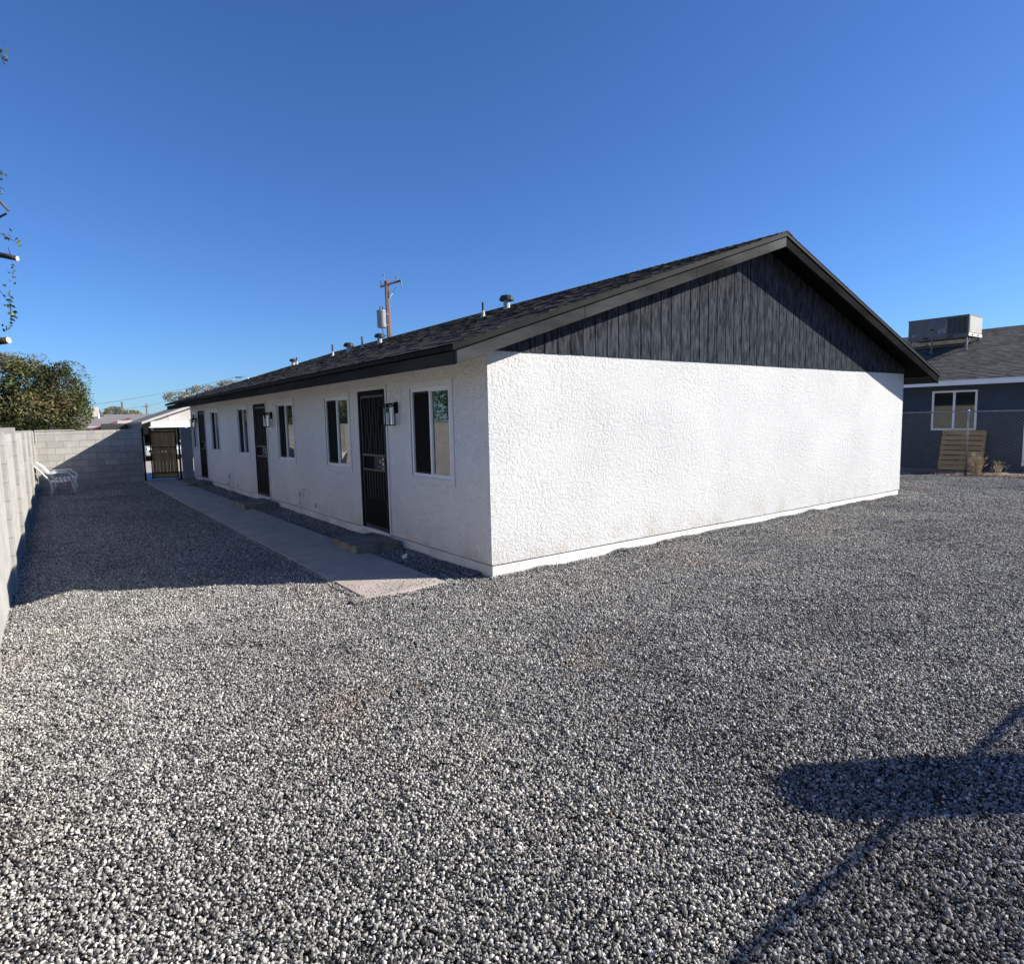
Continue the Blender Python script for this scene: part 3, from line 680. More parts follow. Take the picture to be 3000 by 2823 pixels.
# ------------------------------------------------------------------ chairs
def make_chair(label, ox, oy, turn=0.0):
    root = thing("patio_chair", label, "chair", (ox, oy, 0), "white metal chairs in the shade by the wall")
    root.rotation_euler = (0, 0, turn)
    w = .27
    def P(n, mb, smooth=True): return mb.build(n, M_white, root, smooth)
    for s in (-w, w):   # local x forward (away from the wall)
        P("rear_leg", MB().tube([(-.02, s, 0), (.03, s, .14), (.035, s, .28), (-.01, s, .42), (-.10, s, .54), (-.19, s, .68), (-.23, s, .74)], .011, 8))
        P("front_leg", MB().tube([(.56, s, 0), (.52, s, .18), (.50, s, .34), (.55, s, .42), (.56, s, .45), (.50, s, .52), (.43, s, .58), (.41, s, .61)], .012, 8))
        P("armrest", MB().tube([(-.08, s*1.02, .60), (.12, s*1.02, .61), (.36, s*1.02, .62), (.43, s*1.02, .615)], [.010, .013, .013, .010], 8))
        P("seat_rail", MB().tube([(-.01, s, .38), (.25, s, .37), (.51, s, .41)], .010, 8))
    se = MB()
    for k in range(5):
        x0 = .04+k*.095; se.box(x0, x0+.035, -w, w, .395-.008*math.sin(k/6*PI), .400-.008*math.sin(k/6*PI))
    P("seat", se, False)
    bk = MB()
    for k in range(6):
        y0 = -w+.035+k*(2*w-.07)/6; 
        top = .745+.12*math.sin((k+.5)/6*PI)
        bk.bar((-.005, y0+.035, .45), (-.115, y0+.035, .60), .055, .010, (1, 0, 0)); bk.bar((-.115, y0+.035, .60), (-.115-(top-.60)*.95, y0+.035, top), .055, .010, (1, 0, 0))
    P("backrest", bk, False)
    P("top_rail", MB().tube([(-.23, -w, .74), (-.31, -w*.6, .81), (-.355, 0, .868), (-.31, w*.6, .81), (-.23, w, .74)], .012, 8))
    return root
make_chair("white metal patio chair nearer the camera, reclined back to the wall", -3.90, 15.0, .06)
make_chair("white metal patio chair farther from the camera, beside the far block wall", -3.80, 16.25, -.05)

# ------------------------------------------------------------------ neighbour house on the right
nh = thing("neighbour_house", "blue stucco house with grey shingle roof behind the wire fence", "house", (21, 3, 0))
NX, NY0 = 17.8, -.05
wy0, wy1, wz0, wz1 = 1.06, 2.22, 1.16, 2.33
mb = MB(); mb.box(NX, NX+.2, NY0, wy0, .3, 2.75); mb.box(NX, NX+.2, wy1, 14, .3, 2.75); mb.box(NX, NX+.2, wy0, wy1, .3, wz0); mb.box(NX, NX+.2, wy0, wy1, wz1, 2.75)
mb.box(NX+.2, 27.8, NY0, NY0+.2, .3, 2.75); mb.prism([(NX+.1, NY0+.01, 2.75), (27.7, NY0+.01, 2.75), (22.8, NY0+.01, 4.3)], (0, 0, 0), (0, .1, 0))
part(nh, "wall", mb, M_blue)
part(nh, "foundation", MB().box(NX+.01, 27.78, NY0+.012, 13.9, -.15, .294), M_blue)
part(nh, "corner_block", MB().box(NX-.10, NX+.55, NY0-.5, NY0-.14, -.1, .30), M_found)
NSL = .345; NZE = 2.60; NXE = 17.3; NXR = 23.0; nlen = math.hypot(NXR-NXE, NSL*(NXR-NXE))
mb = MB(); mb.prism([(NXE+.02, -.65, NZE-.06), (NXR, -.65, NZE+NSL*(NXR-NXE)-.06), (NXR, -.65, NZE+NSL*(NXR-NXE)-.003), (NXE+.02, -.65, NZE-.003)], (0, 0, 0), (0, 14.6, 0))
mb.prism([(28.7, -.65, NZE-.06), (NXR, -.65, NZE+NSL*(NXR-NXE)-.06), (NXR, -.65, NZE+NSL*(NXR-NXE)-.003), (28.7, -.65, NZE-.003)], (0, 0, 0), (0, 14.6, 0))
nroof = part(nh, "roof", mb, M_shingle2)
mb = MB(); shingle_slope(mb, NXE, NZE-.003, -.66, 13.9, 1, NSL, nlen, base=.014); part(nh, "shingles", mb, M_shingle2, nroof)
mb = MB().box(NXE-.012, NXE+.02, -.66, 13.9, NZE-.135, NZE-.002); mb.box(NXE-.02, NXE-.0125, -.66, 13.9, NZE-.03, NZE+.004)
part(nh, "fascia", mb, M_pure)
part(nh, "eave_soffit", MB().box(NXE+.02, NX-.002, -.6, 13.9, NZE-.12, NZE-.10), M_blue)
F_ = MB(); xi = NX-.012
F_.box(xi, xi+.07, wy0, wy0+.055, wz0, wz1); F_.box(xi, xi+.07, wy1-.055, wy1, wz0, wz1); F_.box(xi, xi+.07, wy0+.055, wy1-.055, wz0, wz0+.055); F_.box(xi, xi+.07, wy0+.055, wy1-.055, wz1-.055, wz1)
F_.box(xi+.003, xi+.065, (wy0+wy1)/2-.03, (wy0+wy1)/2+.03, wz0+.055, wz1-.055)
w = part(nh, "window", F_, M_vinyl)
for a_, b_ in ((wy0+.055, (wy0+wy1)/2-.03), ((wy0+wy1)/2+.03, wy1-.055)):
    part(nh, "pane", MB().box(xi+.03, xi+.036, a_, b_, wz0+.055, wz1-.055), M_glass2, w)
part(nh, "wall_outlet", MB().box(NX-.02, NX, 2.75, 2.83, 1.20, 1.32), M_blue)
# rooftop unit
ac = thing("rooftop_air_conditioner", "long grey packaged air conditioner on a steel stand on the neighbour roof", "air conditioner", (21, 3, 4))
ax0, ax1, ay0, ay1, az0, az1 = 20.49, 21.62, 2.24, 4.03, 4.16, 4.83
part(ac, "cabinet", MB().box(ax0, ax1, ay0, ay1, az0, az1), M_tan, bevel=.01)
mb = MB().box(ax0-.012, ax1+.012, ay0-.012, ay1+.012, az1-.03, az1+.012); part(ac, "top_panel", mb, M_tan)
mb = MB().box(ax0-.004, ax0, ay0+.04, ay0+.60, az0+.09, az1-.05); coil = part(ac, "coil_louvres", mb, M_coil)
mb = MB()
for k in range(5): mb.box(ax0-.012, ax0-.004, ay0+.035+k*.142, ay0+.05+k*.142, az0+.07, az1-.035)
part(ac, "louvre_posts", mb, M_tan)
mb = MB().box(ax0+.03, ax1-.03, ay0-.006, ay0, az0+.10, az1-.03)
for k in range(22):
    xx = ax0+.05+k*.049; mb.box(xx, xx+.024, ay0-.018, ay0-.006, az0+.11, az1-.04)
part(ac, "end_grille", mb, M_tan2)
mb = MB().box(ax0-.02, ax1+.02, ay0-.02, ay0-.003, az0-.01, az0+.085); part(ac, "base_rail", mb, M_tan2)
for k in range(2): part(ac, "lifting_slot", MB().box(ax0+.22+k*.5, ax0+.34+k*.5, ay0-.024, ay0-.02, az0+.01, az0+.055), M_black)
mb = MB().box(ax0-.02, ax0-.002, ay0, ay1, az0-.01, az0+.06); part(ac, "base_rail", mb, M_tan)
for yy in (ay0+.44, ay0+1.15): part(ac, "lifting_slot", MB().box(ax0-.024, ax0-.02, yy, yy+.16, az0+.01, az0+.045), M_black)
mb = MB().box(ax0-.008, ax0, 3.02, 3.13, az0+.13, az0+.30); mb.box(ax0-.008, ax0, 2.88, 3.0, az0+.15, az0+.33); mb.box(ax0-.008, ax0, 2.86, 2.92, az0+.33, az0+.46)
part(ac, "notice_labels", mb, M_trans)
part(ac, "access_handle", MB().box(ax0-.012, ax0, 3.26, 3.34, az0+.28, az0+.32), M_black)
part(ac, "vent_port", MB().box(ax0-.02, ax0, 3.80, 3.88, az0+.13, az0+.19), M_steel)
mb = MB().tube([(ax0-.004, 3.345, az0+.55), (ax0-.001, 3.345, az0+.55)], .028, 14); mb.box(ax0-.003, ax0, 3.22, 3.31, az0+.535, az0+.562)
part(ac, "maker_badge", mb, M_logo)
def nrz(x): return NZE + NSL*(x-NXE)
for (xx, yy) in ((ax0+.02, ay0+.05), (ax0+.02, 3.30), (ax1-.05, ay0+.05), (ax1-.05, 3.8), (ax0+.02, 3.95)):
    part(ac, "stand_leg", MB().box(xx-.018, xx+.018, yy-.018, yy+.018, nrz(xx)-.01, az0-.01).box(xx-.04, xx+.04, yy-.05, yy+.05, nrz(xx)-.02, nrz(xx)+.018), M_stand)
mb = MB().bar((ax0+.03, ay0+.05, nrz(ax0)+.16), (ax0+.30, ay0+.05, az0-.02), .02, .02); mb.box(ax0, ax1, ay0+.02, ay0+.06, az0-.04, az0-.011); mb.box(ax0+.02, ax0+.05, ay0+.06, ay1, az0-.035, az0-.011); mb.bar((ax0+.5, ay0, nrz(ax0+.5)+.05), (ax0+.5, ay1, nrz(ax0+.5)+.05), .03, .03)
part(ac, "stand_rails", mb, M_stand)

# ------------------------------------------------------------------ wire fences
def chain_fence(label, p0, p1, hgt, step, posts, mesh_r=.0017, bottom=.03):
    p0, p1 = Vector(p0), Vector(p1); d = p1-p0; Ln = d.length; u = d/Ln
    c = (p0+p1)/2; root = thing("chain_link_fence", label, "fence", (c.x, c.y, 0))
    part(root, "top_rail", MB().tube([p0+Vector((0, 0, hgt)), p1+Vector((0, 0, hgt))], .019, 8), M_steel, smooth=True)
    for s_ in posts:
        q = p0+u*s_; part(root, "fence_post", MB().tube([q+Vector((0, 0, -.1)), q+Vector((0, 0, hgt+.02)), q+Vector((0, 0, hgt+.05))], [.025, .025, .012], 10), M_steel, smooth=True)
    mb = MB(); H = hgt-bottom; n = int((Ln+H)/step)
    nn = u.cross(Vector((0, 0, 1)))
    for sg in (1, -1):
        for k in range(n):
            s0 = k*step - (H if sg > 0 else 0); a, b = s0, s0+sg*H if sg > 0 else s0-H
            ta, tb = 0.0, 1.0
            if sg > 0: a, b = s0, s0+H
            else: a, b = s0+0.0, s0-H
            lo, hi = 0.0, 1.0
            for val in (0.0, Ln):
                pass
            f = (lambda t: a+(b-a)*t)
            if b > a:
                lo = max(0, (0-a)/(b-a)); hi = min(1, (Ln-a)/(b-a))
            else:
                lo = max(0, (Ln-a)/(b-a)); hi = min(1, (0-a)/(b-a))
            if hi-lo < .02: continue
            q0 = p0+u*f(lo)+Vector((0, 0, bottom+H*lo))+nn*.003*sg; q1 = p0+u*f(hi)+Vector((0, 0, bottom+H*hi))+nn*.003*sg
            mb.tube([q0, q1], mesh_r, 3, False)
    part(root, "wire_mesh", mb, M_steel); return root
chain_fence("galvanised chain link fence in front of the blue house", (15.72, -6.4, 0), (15.72, 9.5, 0), 1.71, .085, [.3, 3.9, 7.0, 10.4, 13.6], .0015)
chain_fence("chain link fence along the back of the yard behind the camera", (-4.2, -6.75, 0), (9.5, -6.75, 0), 1.95, .062, [.1, 3.2, 13.4], .0036)
# trunk-like upright added unseen behind the camera to throw the broad shadow
tk = thing("shadow_caster", "thick upright of guessed shape added unseen behind the rear fence to cast the broad shadow", "tree", (2.95, -6.99, 0))
part(tk, "trunk", MB().tube([(2.93, -7.05, -.1), (2.93, -7.04, .6), (2.93, -7.04, 1.5), (2.93, -7.04, 2.45), (2.93, -7.04, 2.50)], [.28, .255, .25, .25, .21], 16), M_bark, smooth=True)

# ------------------------------------------------------------------ pallet, weeds, mulch at the fence
pal = thing("wooden_pallet", "brown slatted wooden pallet leaning on the blue wall under its window", "pallet", (17.3, 1.2, 0))
pa = Vector((17.28, .74, .03)); ux = Vector((0, 1.08, 0)); uz = Vector((.34, .02, 1.14)); un = uz.cross(ux).normalized()*-1
for k in range(8):
    o = pa+uz*(k*.125+.003); ww = .10 if k not in (0, 7) else .115
    part(pal, "slat", MB().obox(o+Vector((0, random.uniform(-.01, .01), 0)), ux, uz*ww, un*.018, random.random()), M_pallet)
for k in (0, .47, .94):
    part(pal, "stringer", MB().obox(pa+ux*k*1.0+un*.019, ux*.05, uz*1.0, un*.09), M_pallet)
def weed(label, x, y, n, hh, spread):
    mb = MB()
    for _ in range(n):
        a = random.uniform(0, 6.28); l = random.uniform(.5, 1)*hh; s_ = random.uniform(.1, 1)*spread
        b = Vector((x+random.gauss(0, .05), y+random.gauss(0, .05), 0)); e = b+Vector((math.cos(a)*s_, math.sin(a)*s_, l)); m_ = (b+e)/2+Vector((0, 0, l*.15))
        mb.tube([b, m_, e], [.004, .003, .001], 3, False)
        for q in range(3):
            c = m_.lerp(e, random.random()); mb.tube([c, c+Vector((random.gauss(0, .05), random.gauss(0, .05), random.uniform(0, .08)))], [.002, .005], 3, False)
    tag(mb.build("dry_weed", M_straw), label, "weed", "dry weeds at the fence foot")
weed("tall clump of straw coloured dry weeds against the pallet", 15.95, .45, 90, .62, .22)
weed("small dry weed right of the pallet at fence foot", 15.95, -.05, 25, .40, .15)
weed("low dry weed tuft beyond the corner of the blue wall", 16.0, -.85, 40, .25, .2)
mb = MB()
for _ in range(9000):
    x_ = random.uniform(15.62, 16.5); y_ = random.uniform(-7, 1.9) ; r = random.uniform(.012, .035); a = random.uniform(0, 6.28); t = random.uniform(-.5, .5)
    c = Vector((x_, y_, .012+abs(random.gauss(0, .018)))); u = Vector((math.cos(a), math.sin(a), t))*r; v = Vector((-math.sin(a), math.cos(a), random.uniform(-.4, .4)))*r*.5
    mb.face([c-u, c-v, c+u, c+v], random.random())
for _ in range(420):
    x_ = random.uniform(-4.1, 12); y_ = random.uniform(-5.2, 3.5) if random.random() < .8 else random.uniform(3.5, 16)
    if x_ > -.3 and y_ > -.1: continue
    r = random.uniform(.006, .016); a = random.uniform(0, 6.28); c = Vector((x_, y_, h(x_, y_)+random.uniform(.018, .026)))
    u = Vector((math.cos(a), math.sin(a), random.uniform(-.3, .3)))*r; v = Vector((-math.sin(a), math.cos(a), random.uniform(-.3, .3)))*r*.45
    mb.face([c-u, c-v, c+u, c+v], random.random())
for _ in range(60):
    x_ = random.uniform(-4.0, 9); y_ = random.uniform(-5.2, -.6); a = random.uniform(0, 6.28); l = random.uniform(.04, .16); c = Vector((x_, y_, h(x_, y_)+.02))
    mb.tube([c, c+Vector((math.cos(a)*l*.5, math.sin(a)*l*.5, .006)), c+Vector((math.cos(a+.3)*l, math.sin(a+.3)*l, .002))], [.0022, .002, .001], 4, False, .2)
M_litter = toned("leaf_litter", [(0, (.09, .05, .035)), (.5, (.24, .15, .10)), (1, (.48, .34, .24))], .9, .05, 20, 0)
o = mb.build("leaf_litter", M_litter); o["kind"] = "stuff"

# ------------------------------------------------------------------ foliage
def leaves(mb, blobs, n, size, elong=1.6, cull=None, clump=.25):
    wts = np.array([b[3]*b[4]*b[5] for b in blobs]); wts = wts/wts.sum()
    idx = rng.choice(len(blobs), size=n, p=wts)
    cl = {}
    for i in idx:
        b = blobs[i]; d = rng.normal(size=3); d /= np.linalg.norm(d); r = rng.uniform(.35, 1)**.5
        p = np.array(b[:3]) + d*np.array(b[3:6])*r
        nz = noise.noise(Vector(p*1.7)); 
        if nz < -.22+clump*.3 and rng.random() < .75: continue
        if cull and cull(p): continue
        a = rng.normal(size=3); a /= np.linalg.norm(a); c = np.cross(a, rng.normal(size=3)); c /= np.linalg.norm(c); s_ = size*rng.uniform(.6, 1.3)
        a = a*s_*elong; c = c*s_*.5
        t = .42 + .5*noise.noise(Vector(p*.9+7)) + rng.normal()*.16
        mb.face([p-a, p-c, p+a, p+c], float(min(1, max(0, t))))
def limb(mb, p, q, r0, r1, wob=.15, n=6, seg=6):
    p, q = Vector(p), Vector(q); L_ = (q-p).length
    pts_ = [p.lerp(q, k/n) + (Vector((random.gauss(0, 1), random.gauss(0, 1), random.gauss(0, .6)))*wob*L_*.15 if 0 < k < n else Vector()) for k in range(n+1)]
    mb.tube(pts_, [r0+(r1-r0)*k/n for k in range(n+1)], seg)
# big mesquite beyond the back wall
t1 = thing("mesquite_tree", "broad bushy green and brown tree beyond the left end of the far block wall", "tree", (-4.6, 27, 0))
tb = MB(); limb(tb, (-4.6, 27, -.05), (-4.5, 27, 2.0), .22, .15, .1, 5, 10)
for q in ((-6.2, 26.5, 4.2), (-3.4, 26, 4.3), (-2.7, 27, 3.5), (-5, 27.5, 4.9), (-2.6, 26.4, 2.6), (-7.5, 27, 3.5)): limb(tb, (-4.5, 27, 1.6), q, .10, .02, .3)
for _ in range(26):
    a = random.uniform(-.3, 2.2); q = Vector((-3.4+random.uniform(-1, .6), 26.3+random.gauss(0, .5), 3.4)); limb(tb, q, q+Vector((random.uniform(.2, .9)*1.0, random.gauss(0, .3), random.uniform(.3, 1.25))), .012, .003, .3, 4, 4)
part(t1, "trunk", tb, M_bark)
cm = MB(); bl = [(-6.6, 26.8, 3.2, 1.5, 1.2, 1.6), (-5.2, 26.6, 3.4, 1.3, 1.2, 1.5), (-4.2, 26.4, 3.5, 1.0, 1.1, 1.15), (-3.3, 26.3, 3.3, .95, 1.0, 1.25), (-2.95, 26.3, 2.5, .75, 1.0, .95), (-4.5, 26, 2.3, 1.5, 1.0, .9), (-3.6, 26.1, 1.8, 1.1, 1.0, .9), (-8, 27, 3, 1.6, 1.5, 2), (-6.0, 26.3, 2.0, 1.6, 1, 1.0)]
leaves(cm, bl, 60000, .055, 1.5)
leaves(cm, [(-5.6, 26.4, 4.9, .5, .5, .4), (-3.9, 26.3, 4.6, .35, .4, .3), (-2.5, 26.2, 3.7, .35, .4, .45), (-3.0, 26.3, 4.1, .7, .6, .5), (-2.5, 26.3, 2.8, .4, .5, .8), (-4.6, 26.4, 4.5, .9, .7, .35)], 2600, .035, 1.5)
part(t1, "crown", cm, M_leaf)
# pruned tree beyond the left wall: its sawn limbs reach into the frame
def culled(p): 
    D = p[1]+5.7
    return D < 6 or p[0] > -3.89 - D*(.0445-.0708*(p[2]-1.76)/D*1.0) - .02 or p[2] < 1.75
t2 = thing("pruned_tree", "pruned leafy tree just beyond the left block wall with sawn limb ends", "tree", (-6.6, 7.0, 0))
tb = MB(); limb(tb, (-6.6, 7, -.1), (-6.4, 6.9, 2.6), .24, .17, .1, 6, 12)
limb(tb, (-6.4, 6.9, 2.4), (-6.9, 7.5, 6.0), .13, .05, .2); limb(tb, (-6.4, 6.9, 2.4), (-7.8, 8.5, 5.0), .12, .04, .2); limb(tb, (-6.4, 6.9, 2.3), (-5.6, 9.5, 4.6), .10, .03, .2)
part(t2, "trunk", tb, M_barkd)
ends = [((-4.015, 5.0, 4.005), .032), ((-4.19, 5.0, 2.94), .043)]
for (e, r), s_ in zip(ends, ((-6.6, 7.1, 4.5), (-6.4, 6.9, 2.45))):
    lm = MB(); e = Vector(e); s_ = Vector(s_); mid = e.lerp(s_, .45)+Vector((0, 0, -.06)); lm.tube([s_, mid, e.lerp(s_, .12)+Vector((0, 0, .03)), e.lerp(s_, .04)+Vector((0, 0, .012)), e], [r*1.7, r*1.25, r*1.05, r*1.1, r], 10)
    lo = part(t2, "limb", lm, M_barkd, smooth=True)
    dv = (e-s_).normalized(); part(t2, "sawn_end", MB().tube([e-dv*.01, e+dv*.004], r*.93, 12), M_cut, lo)
lm = MB()
for a_, b_ in (((-4.9, 5.4, 5.75), (-4.055, 5.0, 4.60)), ((-6.4, 6.9, 3.3), (-4.075, 5.0, 4.57))): lm.tube([a_, b_], [.045, .013], 8)
part(t2, "broken_fork", lm, M_bark)
cm = MB()
leaves(cm, [(-5.6, 9.0, 3.2, 1.2, 1.6, 1.5), (-6.4, 7.0, 4.4, 1.6, 1.8, 1.6), (-5.6, 6.4, 3.0, 1.0, 1.2, 1.2), (-7.5, 9, 5, 1.6, 2, 1.6), (-5.8, 11.5, 3.2, 1.2, 1.8, 1.5), (-6.2, 4.2, 3.2, 1.2, 1.2, 1.3), (-6.0, 1.8, 3.0, 1.2, 1.4, 1.3)], 26000, .055, 1.3, culled, .1)
def spray(c, n, sp, size=.026):
    for _ in range(int(n*1.8)):
        p = np.array(c)+rng.normal(size=3)*np.array(sp); a = rng.normal(size=3); a /= np.linalg.norm(a); b = np.cross(a, rng.normal(size=3)); b /= np.linalg.norm(b); s_ = size*rng.uniform(.6, 1.2)
        cm.face([p-a*s_*1.3, p-b*s_*.7, p+a*s_*1.3, p+b*s_*.7], float(np.clip(.5+rng.normal()*.25, 0, 1)))
for c, n in (((-3.955, 5.0, 6.53), 9), ((-4.12, 5, 4.86), 5), ((-4.09, 5, 5.02), 4), ((-4.09, 5, 4.27), 8), ((-4.00, 5, 4.24), 4), ((-4.05, 5, 3.85), 4), ((-4.11, 5, 3.78), 4), ((-4.13, 5, 3.45), 9), ((-4.15, 5, 3.34), 5), ((-4.10, 5, 3.21), 6), ((-4.18, 5, 3.1), 5), ((-4.16, 5, 3.6), 4), ((-4.2, 5, 2.62), 6), ((-4.21, 5, 2.4), 8)):
    spray(c, n, (.022, .05, .045))
part(t2, "crown", cm, M_leafg)
tw = MB()
for a_, b_ in (((-4.40, 5.1, 3.9), (-4.13, 5, 3.4)), ((-4.13, 5, 3.4), (-4.15, 5, 3.1)), ((-4.3, 5.1, 4.4), (-4.02, 5, 4.22)), ((-4.35, 5.1, 6.8), (-3.97, 5, 6.5)), ((-4.08, 5, 4.02), (-4.10, 5, 4.14))): tw.tube([a_, b_], [.007, .003], 5)
part(t2, "twigs", tw, M_barkd)

# ------------------------------------------------------------------ beyond the gate: driveway, carport, car
sheet("driveway", -1.3, 9, 18.3, 41, .8, M_concrete, .004, lambda x, y: 0)
cp = thing("carport", "low pale carport with grey shingle roof and white beam beyond the gate", "carport", (3, 33, 0))
cy = 31.0; cz0, cx0, csl = 2.03, .06, .365; cxr = 4.2; czr = cz0+csl*(cxr-cx0)
mb = MB(); mb.prism([(cx0, cy, cz0-.11), (cxr, cy, czr-.11), (cxr, cy, czr), (cx0, cy, cz0)], (0, 0, 0), (0, 8, 0)); mb.prism([(2*cxr-cx0, cy, cz0-.11), (cxr, cy, czr-.11), (cxr, cy, czr), (2*cxr-cx0, cy, cz0)], (0, 0, 0), (0, 8, 0))
part(cp, "roof", mb, M_shingle3)
mb = MB(); mb.prism([(cx0-.02, cy-.03, cz0-.10), (cxr, cy-.03, czr-.10), (cxr, cy-.03, czr+.015), (cx0-.02, cy-.03, cz0+.015)], (0, 0, 0), (0, .028, 0)); part(cp, "rake_board", mb, M_beige)
mb = MB(); mb.prism([(.75, cy+.25, 2.06), (cxr, cy+.25, 2.06), (cxr, cy+.25, czr-.15), (.75, cy+.25, cz0+csl*.69-.13)], (0, 0, 0), (0, .1, 0)); part(cp, "gable_infill", mb, M_beige)
part(cp, "pink_panel", MB().box(1.28, 1.85, cy+.235, cy+.249, 2.10, 2.48), M_pink)
part(cp, "beam", MB().box(.45, 6.0, cy+.1, cy+.24, 1.74, 2.07), M_pure)
part(cp, "beam_light", MB().box(.35, .82, cy-.06, cy+.04, 1.73, 1.80), M_beige)
for px_ in (.46, 2.02, 6.0): part(cp, "post", MB().box(px_, px_+.09, cy+.12, cy+.21, -.05, 1.738), M_pure)
part(cp, "back_wall", MB().box(-.4, 8, 38.6, 38.8, -.1, 2.2), M_beige); part(cp, "side_shade_panel", MB().box(.10, .15, 31.5, 38.5, -.1, 1.93), M_coil); part(cp, "rear_shade_panel", MB().box(-1.25, .09, 38.4, 38.5, -.1, 2.02), M_coil)  # dark side and rear panels added to stand for shade under the roof
# car
car = thing("parked_car", "silver car facing the gate in the shade of the carport", "car", (1.0, 33.6, 0))
cxa, cxb, cya = .16, 1.92, 31.75
def prof(x0, x1, prof_): 
    return MB().prism([(x0, cya+a, b) for a, b in prof_], (0, 0, 0), (x1-x0, 0, 0))
part(car, "body", prof(cxa, cxb, [(0, .28), (-.02, .55), (.05, .72), (.35, .80), (1.15, .90), (4.3, .92), (4.45, .6), (4.4, .28)]), M_car, bevel=.07)
mb = MB(); A_ = [(cxa+.10, cya+1.05, .88), (cxb-.10, cya+1.05, .88), (cxb-.10, cya+4.0, .9), (cxa+.10, cya+4.0, .9), (cxa+.28, cya+1.75, 1.40), (cxb-.28, cya+1.75, 1.40), (cxb-.28, cya+3.3, 1.40), (cxa+.28, cya+3.3, 1.40)]
mb.quads(A_, [(4, 5, 6, 7), (0, 1, 5, 4), (1, 2, 6, 5), (2, 3, 7, 6), (3, 0, 4, 7)]); part(car, "cabin", mb, M_car, bevel=.04)
part(car, "windshield", MB().quads([(cxa+.17, cya+1.11, .93), (cxb-.17, cya+1.11, .93), (cxb-.31, cya+1.70, 1.37), (cxa+.31, cya+1.70, 1.37)], [(0, 1, 2, 3)]) or MB(), M_carglass) if False else None
mb = MB(); mb.obox((cxa+.18, cya+1.085, .93), (cxb-cxa-.36, 0, 0), (0, .56, .42), (0, -.012, .012)); part(car, "windshield", mb, M_carglass)
part(car, "grille", MB().box(cxa+.45, cxb-.45, cya-.03, cya-.005, .50, .66), M_black)
part(car, "lower_grille", MB().box(cxa+.3, cxb-.3, cya-.035, cya-.012, .30, .42), M_black)
for x_ in (cxa+.10, cxb-.40): part(car, "headlight", MB().box(x_, x_+.30, cya-.03, cya+.05, .56, .70), M_lamp, bevel=.02)
part(car, "number_plate", MB().box(1.04-.15, 1.04+.15, cya-.05, cya-.036, .43, .53), M_pure)
for x_ in (cxa+.02, cxb-.22):
    for y_ in (cya+.8, cya+3.5):
        wl = part(car, "wheel", MB().tube([(x_, y_, .31), (x_+.2, y_, .31)], .31, 20), M_rubber)
        part(car, "rim", MB().tube([(x_-.005, y_, .31), (x_+.205, y_, .31)], .18, 14), M_steel, wl)
for x_ in (cxa-.14, cxb+.0): part(car, "wing_mirror", MB().box(x_, x_+.14, cya+1.25, cya+1.33, .92, 1.04), M_car, bevel=.02)

# ------------------------------------------------------------------ houses and odds beyond
hb = thing("far_house", "low far house with wide grey roof and dark red porch edge beyond the wall", "house", (1, 47, 0))
part(hb, "roof", MB().prism([(-3.4, 44.8, 1.75), (-3.4, 50, 2.78), (-3.4, 55, 1.8)], (0, 0, 0), (11, 0, 0)), M_shingle3)
part(hb, "wall", MB().box(-3.0, 7, 45.3, 54.5, -.1, 1.9), M_beige)
mb = MB(); mb.prism([(-1.55, 43.6, 1.66), (.75, 43.6, 2.33), (.75, 43.6, 2.42), (-1.55, 43.6, 1.72)], (0, 0, 0), (0, 1.6, 0)); part(hb, "porch_roof", mb, M_red)
part(hb, "porch_wall", MB().box(-.9, .45, 44.0, 44.2, -.1, 1.93), M_pink)
part(hb, "white_pipe", MB().tube([(-.75, 48.5, 2.4), (-.75, 48.5, 2.85)], .06, 8), M_pure)
mb = MB().box(-1.42, -.66, 49, 49.9, 2.6, 3.28); cl = tag(mb.build("evaporative_cooler", M_beige, bevel=.02), "pale boxy cooler on the ridge of the far house", "cooler")
part(cl, "duct", MB().prism([(-.66, 49.2, 3.24), (-.35, 49.2, 2.65), (-.66, 49.2, 2.65)], (0, 0, 0), (0, .5, 0)), M_tan, cl)
h2 = thing("distant_house", "small far gabled house with white eaves on the skyline behind the carport", "house", (3.5, 70, 0))
part(h2, "roof", MB().prism([(-.6, 66, 2.55), (1.6, 66, 3.2), (3.8, 66, 2.55)], (0, 0, 0), (0, 8, 0)), M_shingle3)
part(h2, "wall", MB().box(-.2, 3.4, 66.3, 73, -.1, 2.6), M_pure)
part(h2, "gable_shadow_panel", MB().prism([(.9, 66.25, 2.62), (2.6, 66.25, 2.62), (1.7, 66.25, 2.98)], (0, 0, 0), (0, -.05, 0)), M_black)
h3 = thing("distant_house", "long low distant house with flat grey roof line left of the carport", "house", (-4, 75, 0))
part(h3, "roof", MB().box(-8, 5, 72, 78, 2.55, 2.75), M_shingle3); part(h3, "wall", MB().box(-7.6, 4.6, 72.3, 77.6, -.1, 2.55), M_beige)
h4 = thing("side_building", "grey roofed low building standing between far block wall and driveway", "building", (-6, 35, 0))
part(h4, "roof", MB().prism([(-12, 33, 1.9), (-12, 36.5, 2.7), (-12, 40, 1.9)], (0, 0, 0), (8.6, 0, 0)), M_shingle3); part(h4, "wall", MB().box(-11.8, -3.7, 33.3, 39.7, -.1, 1.95), M_beige)
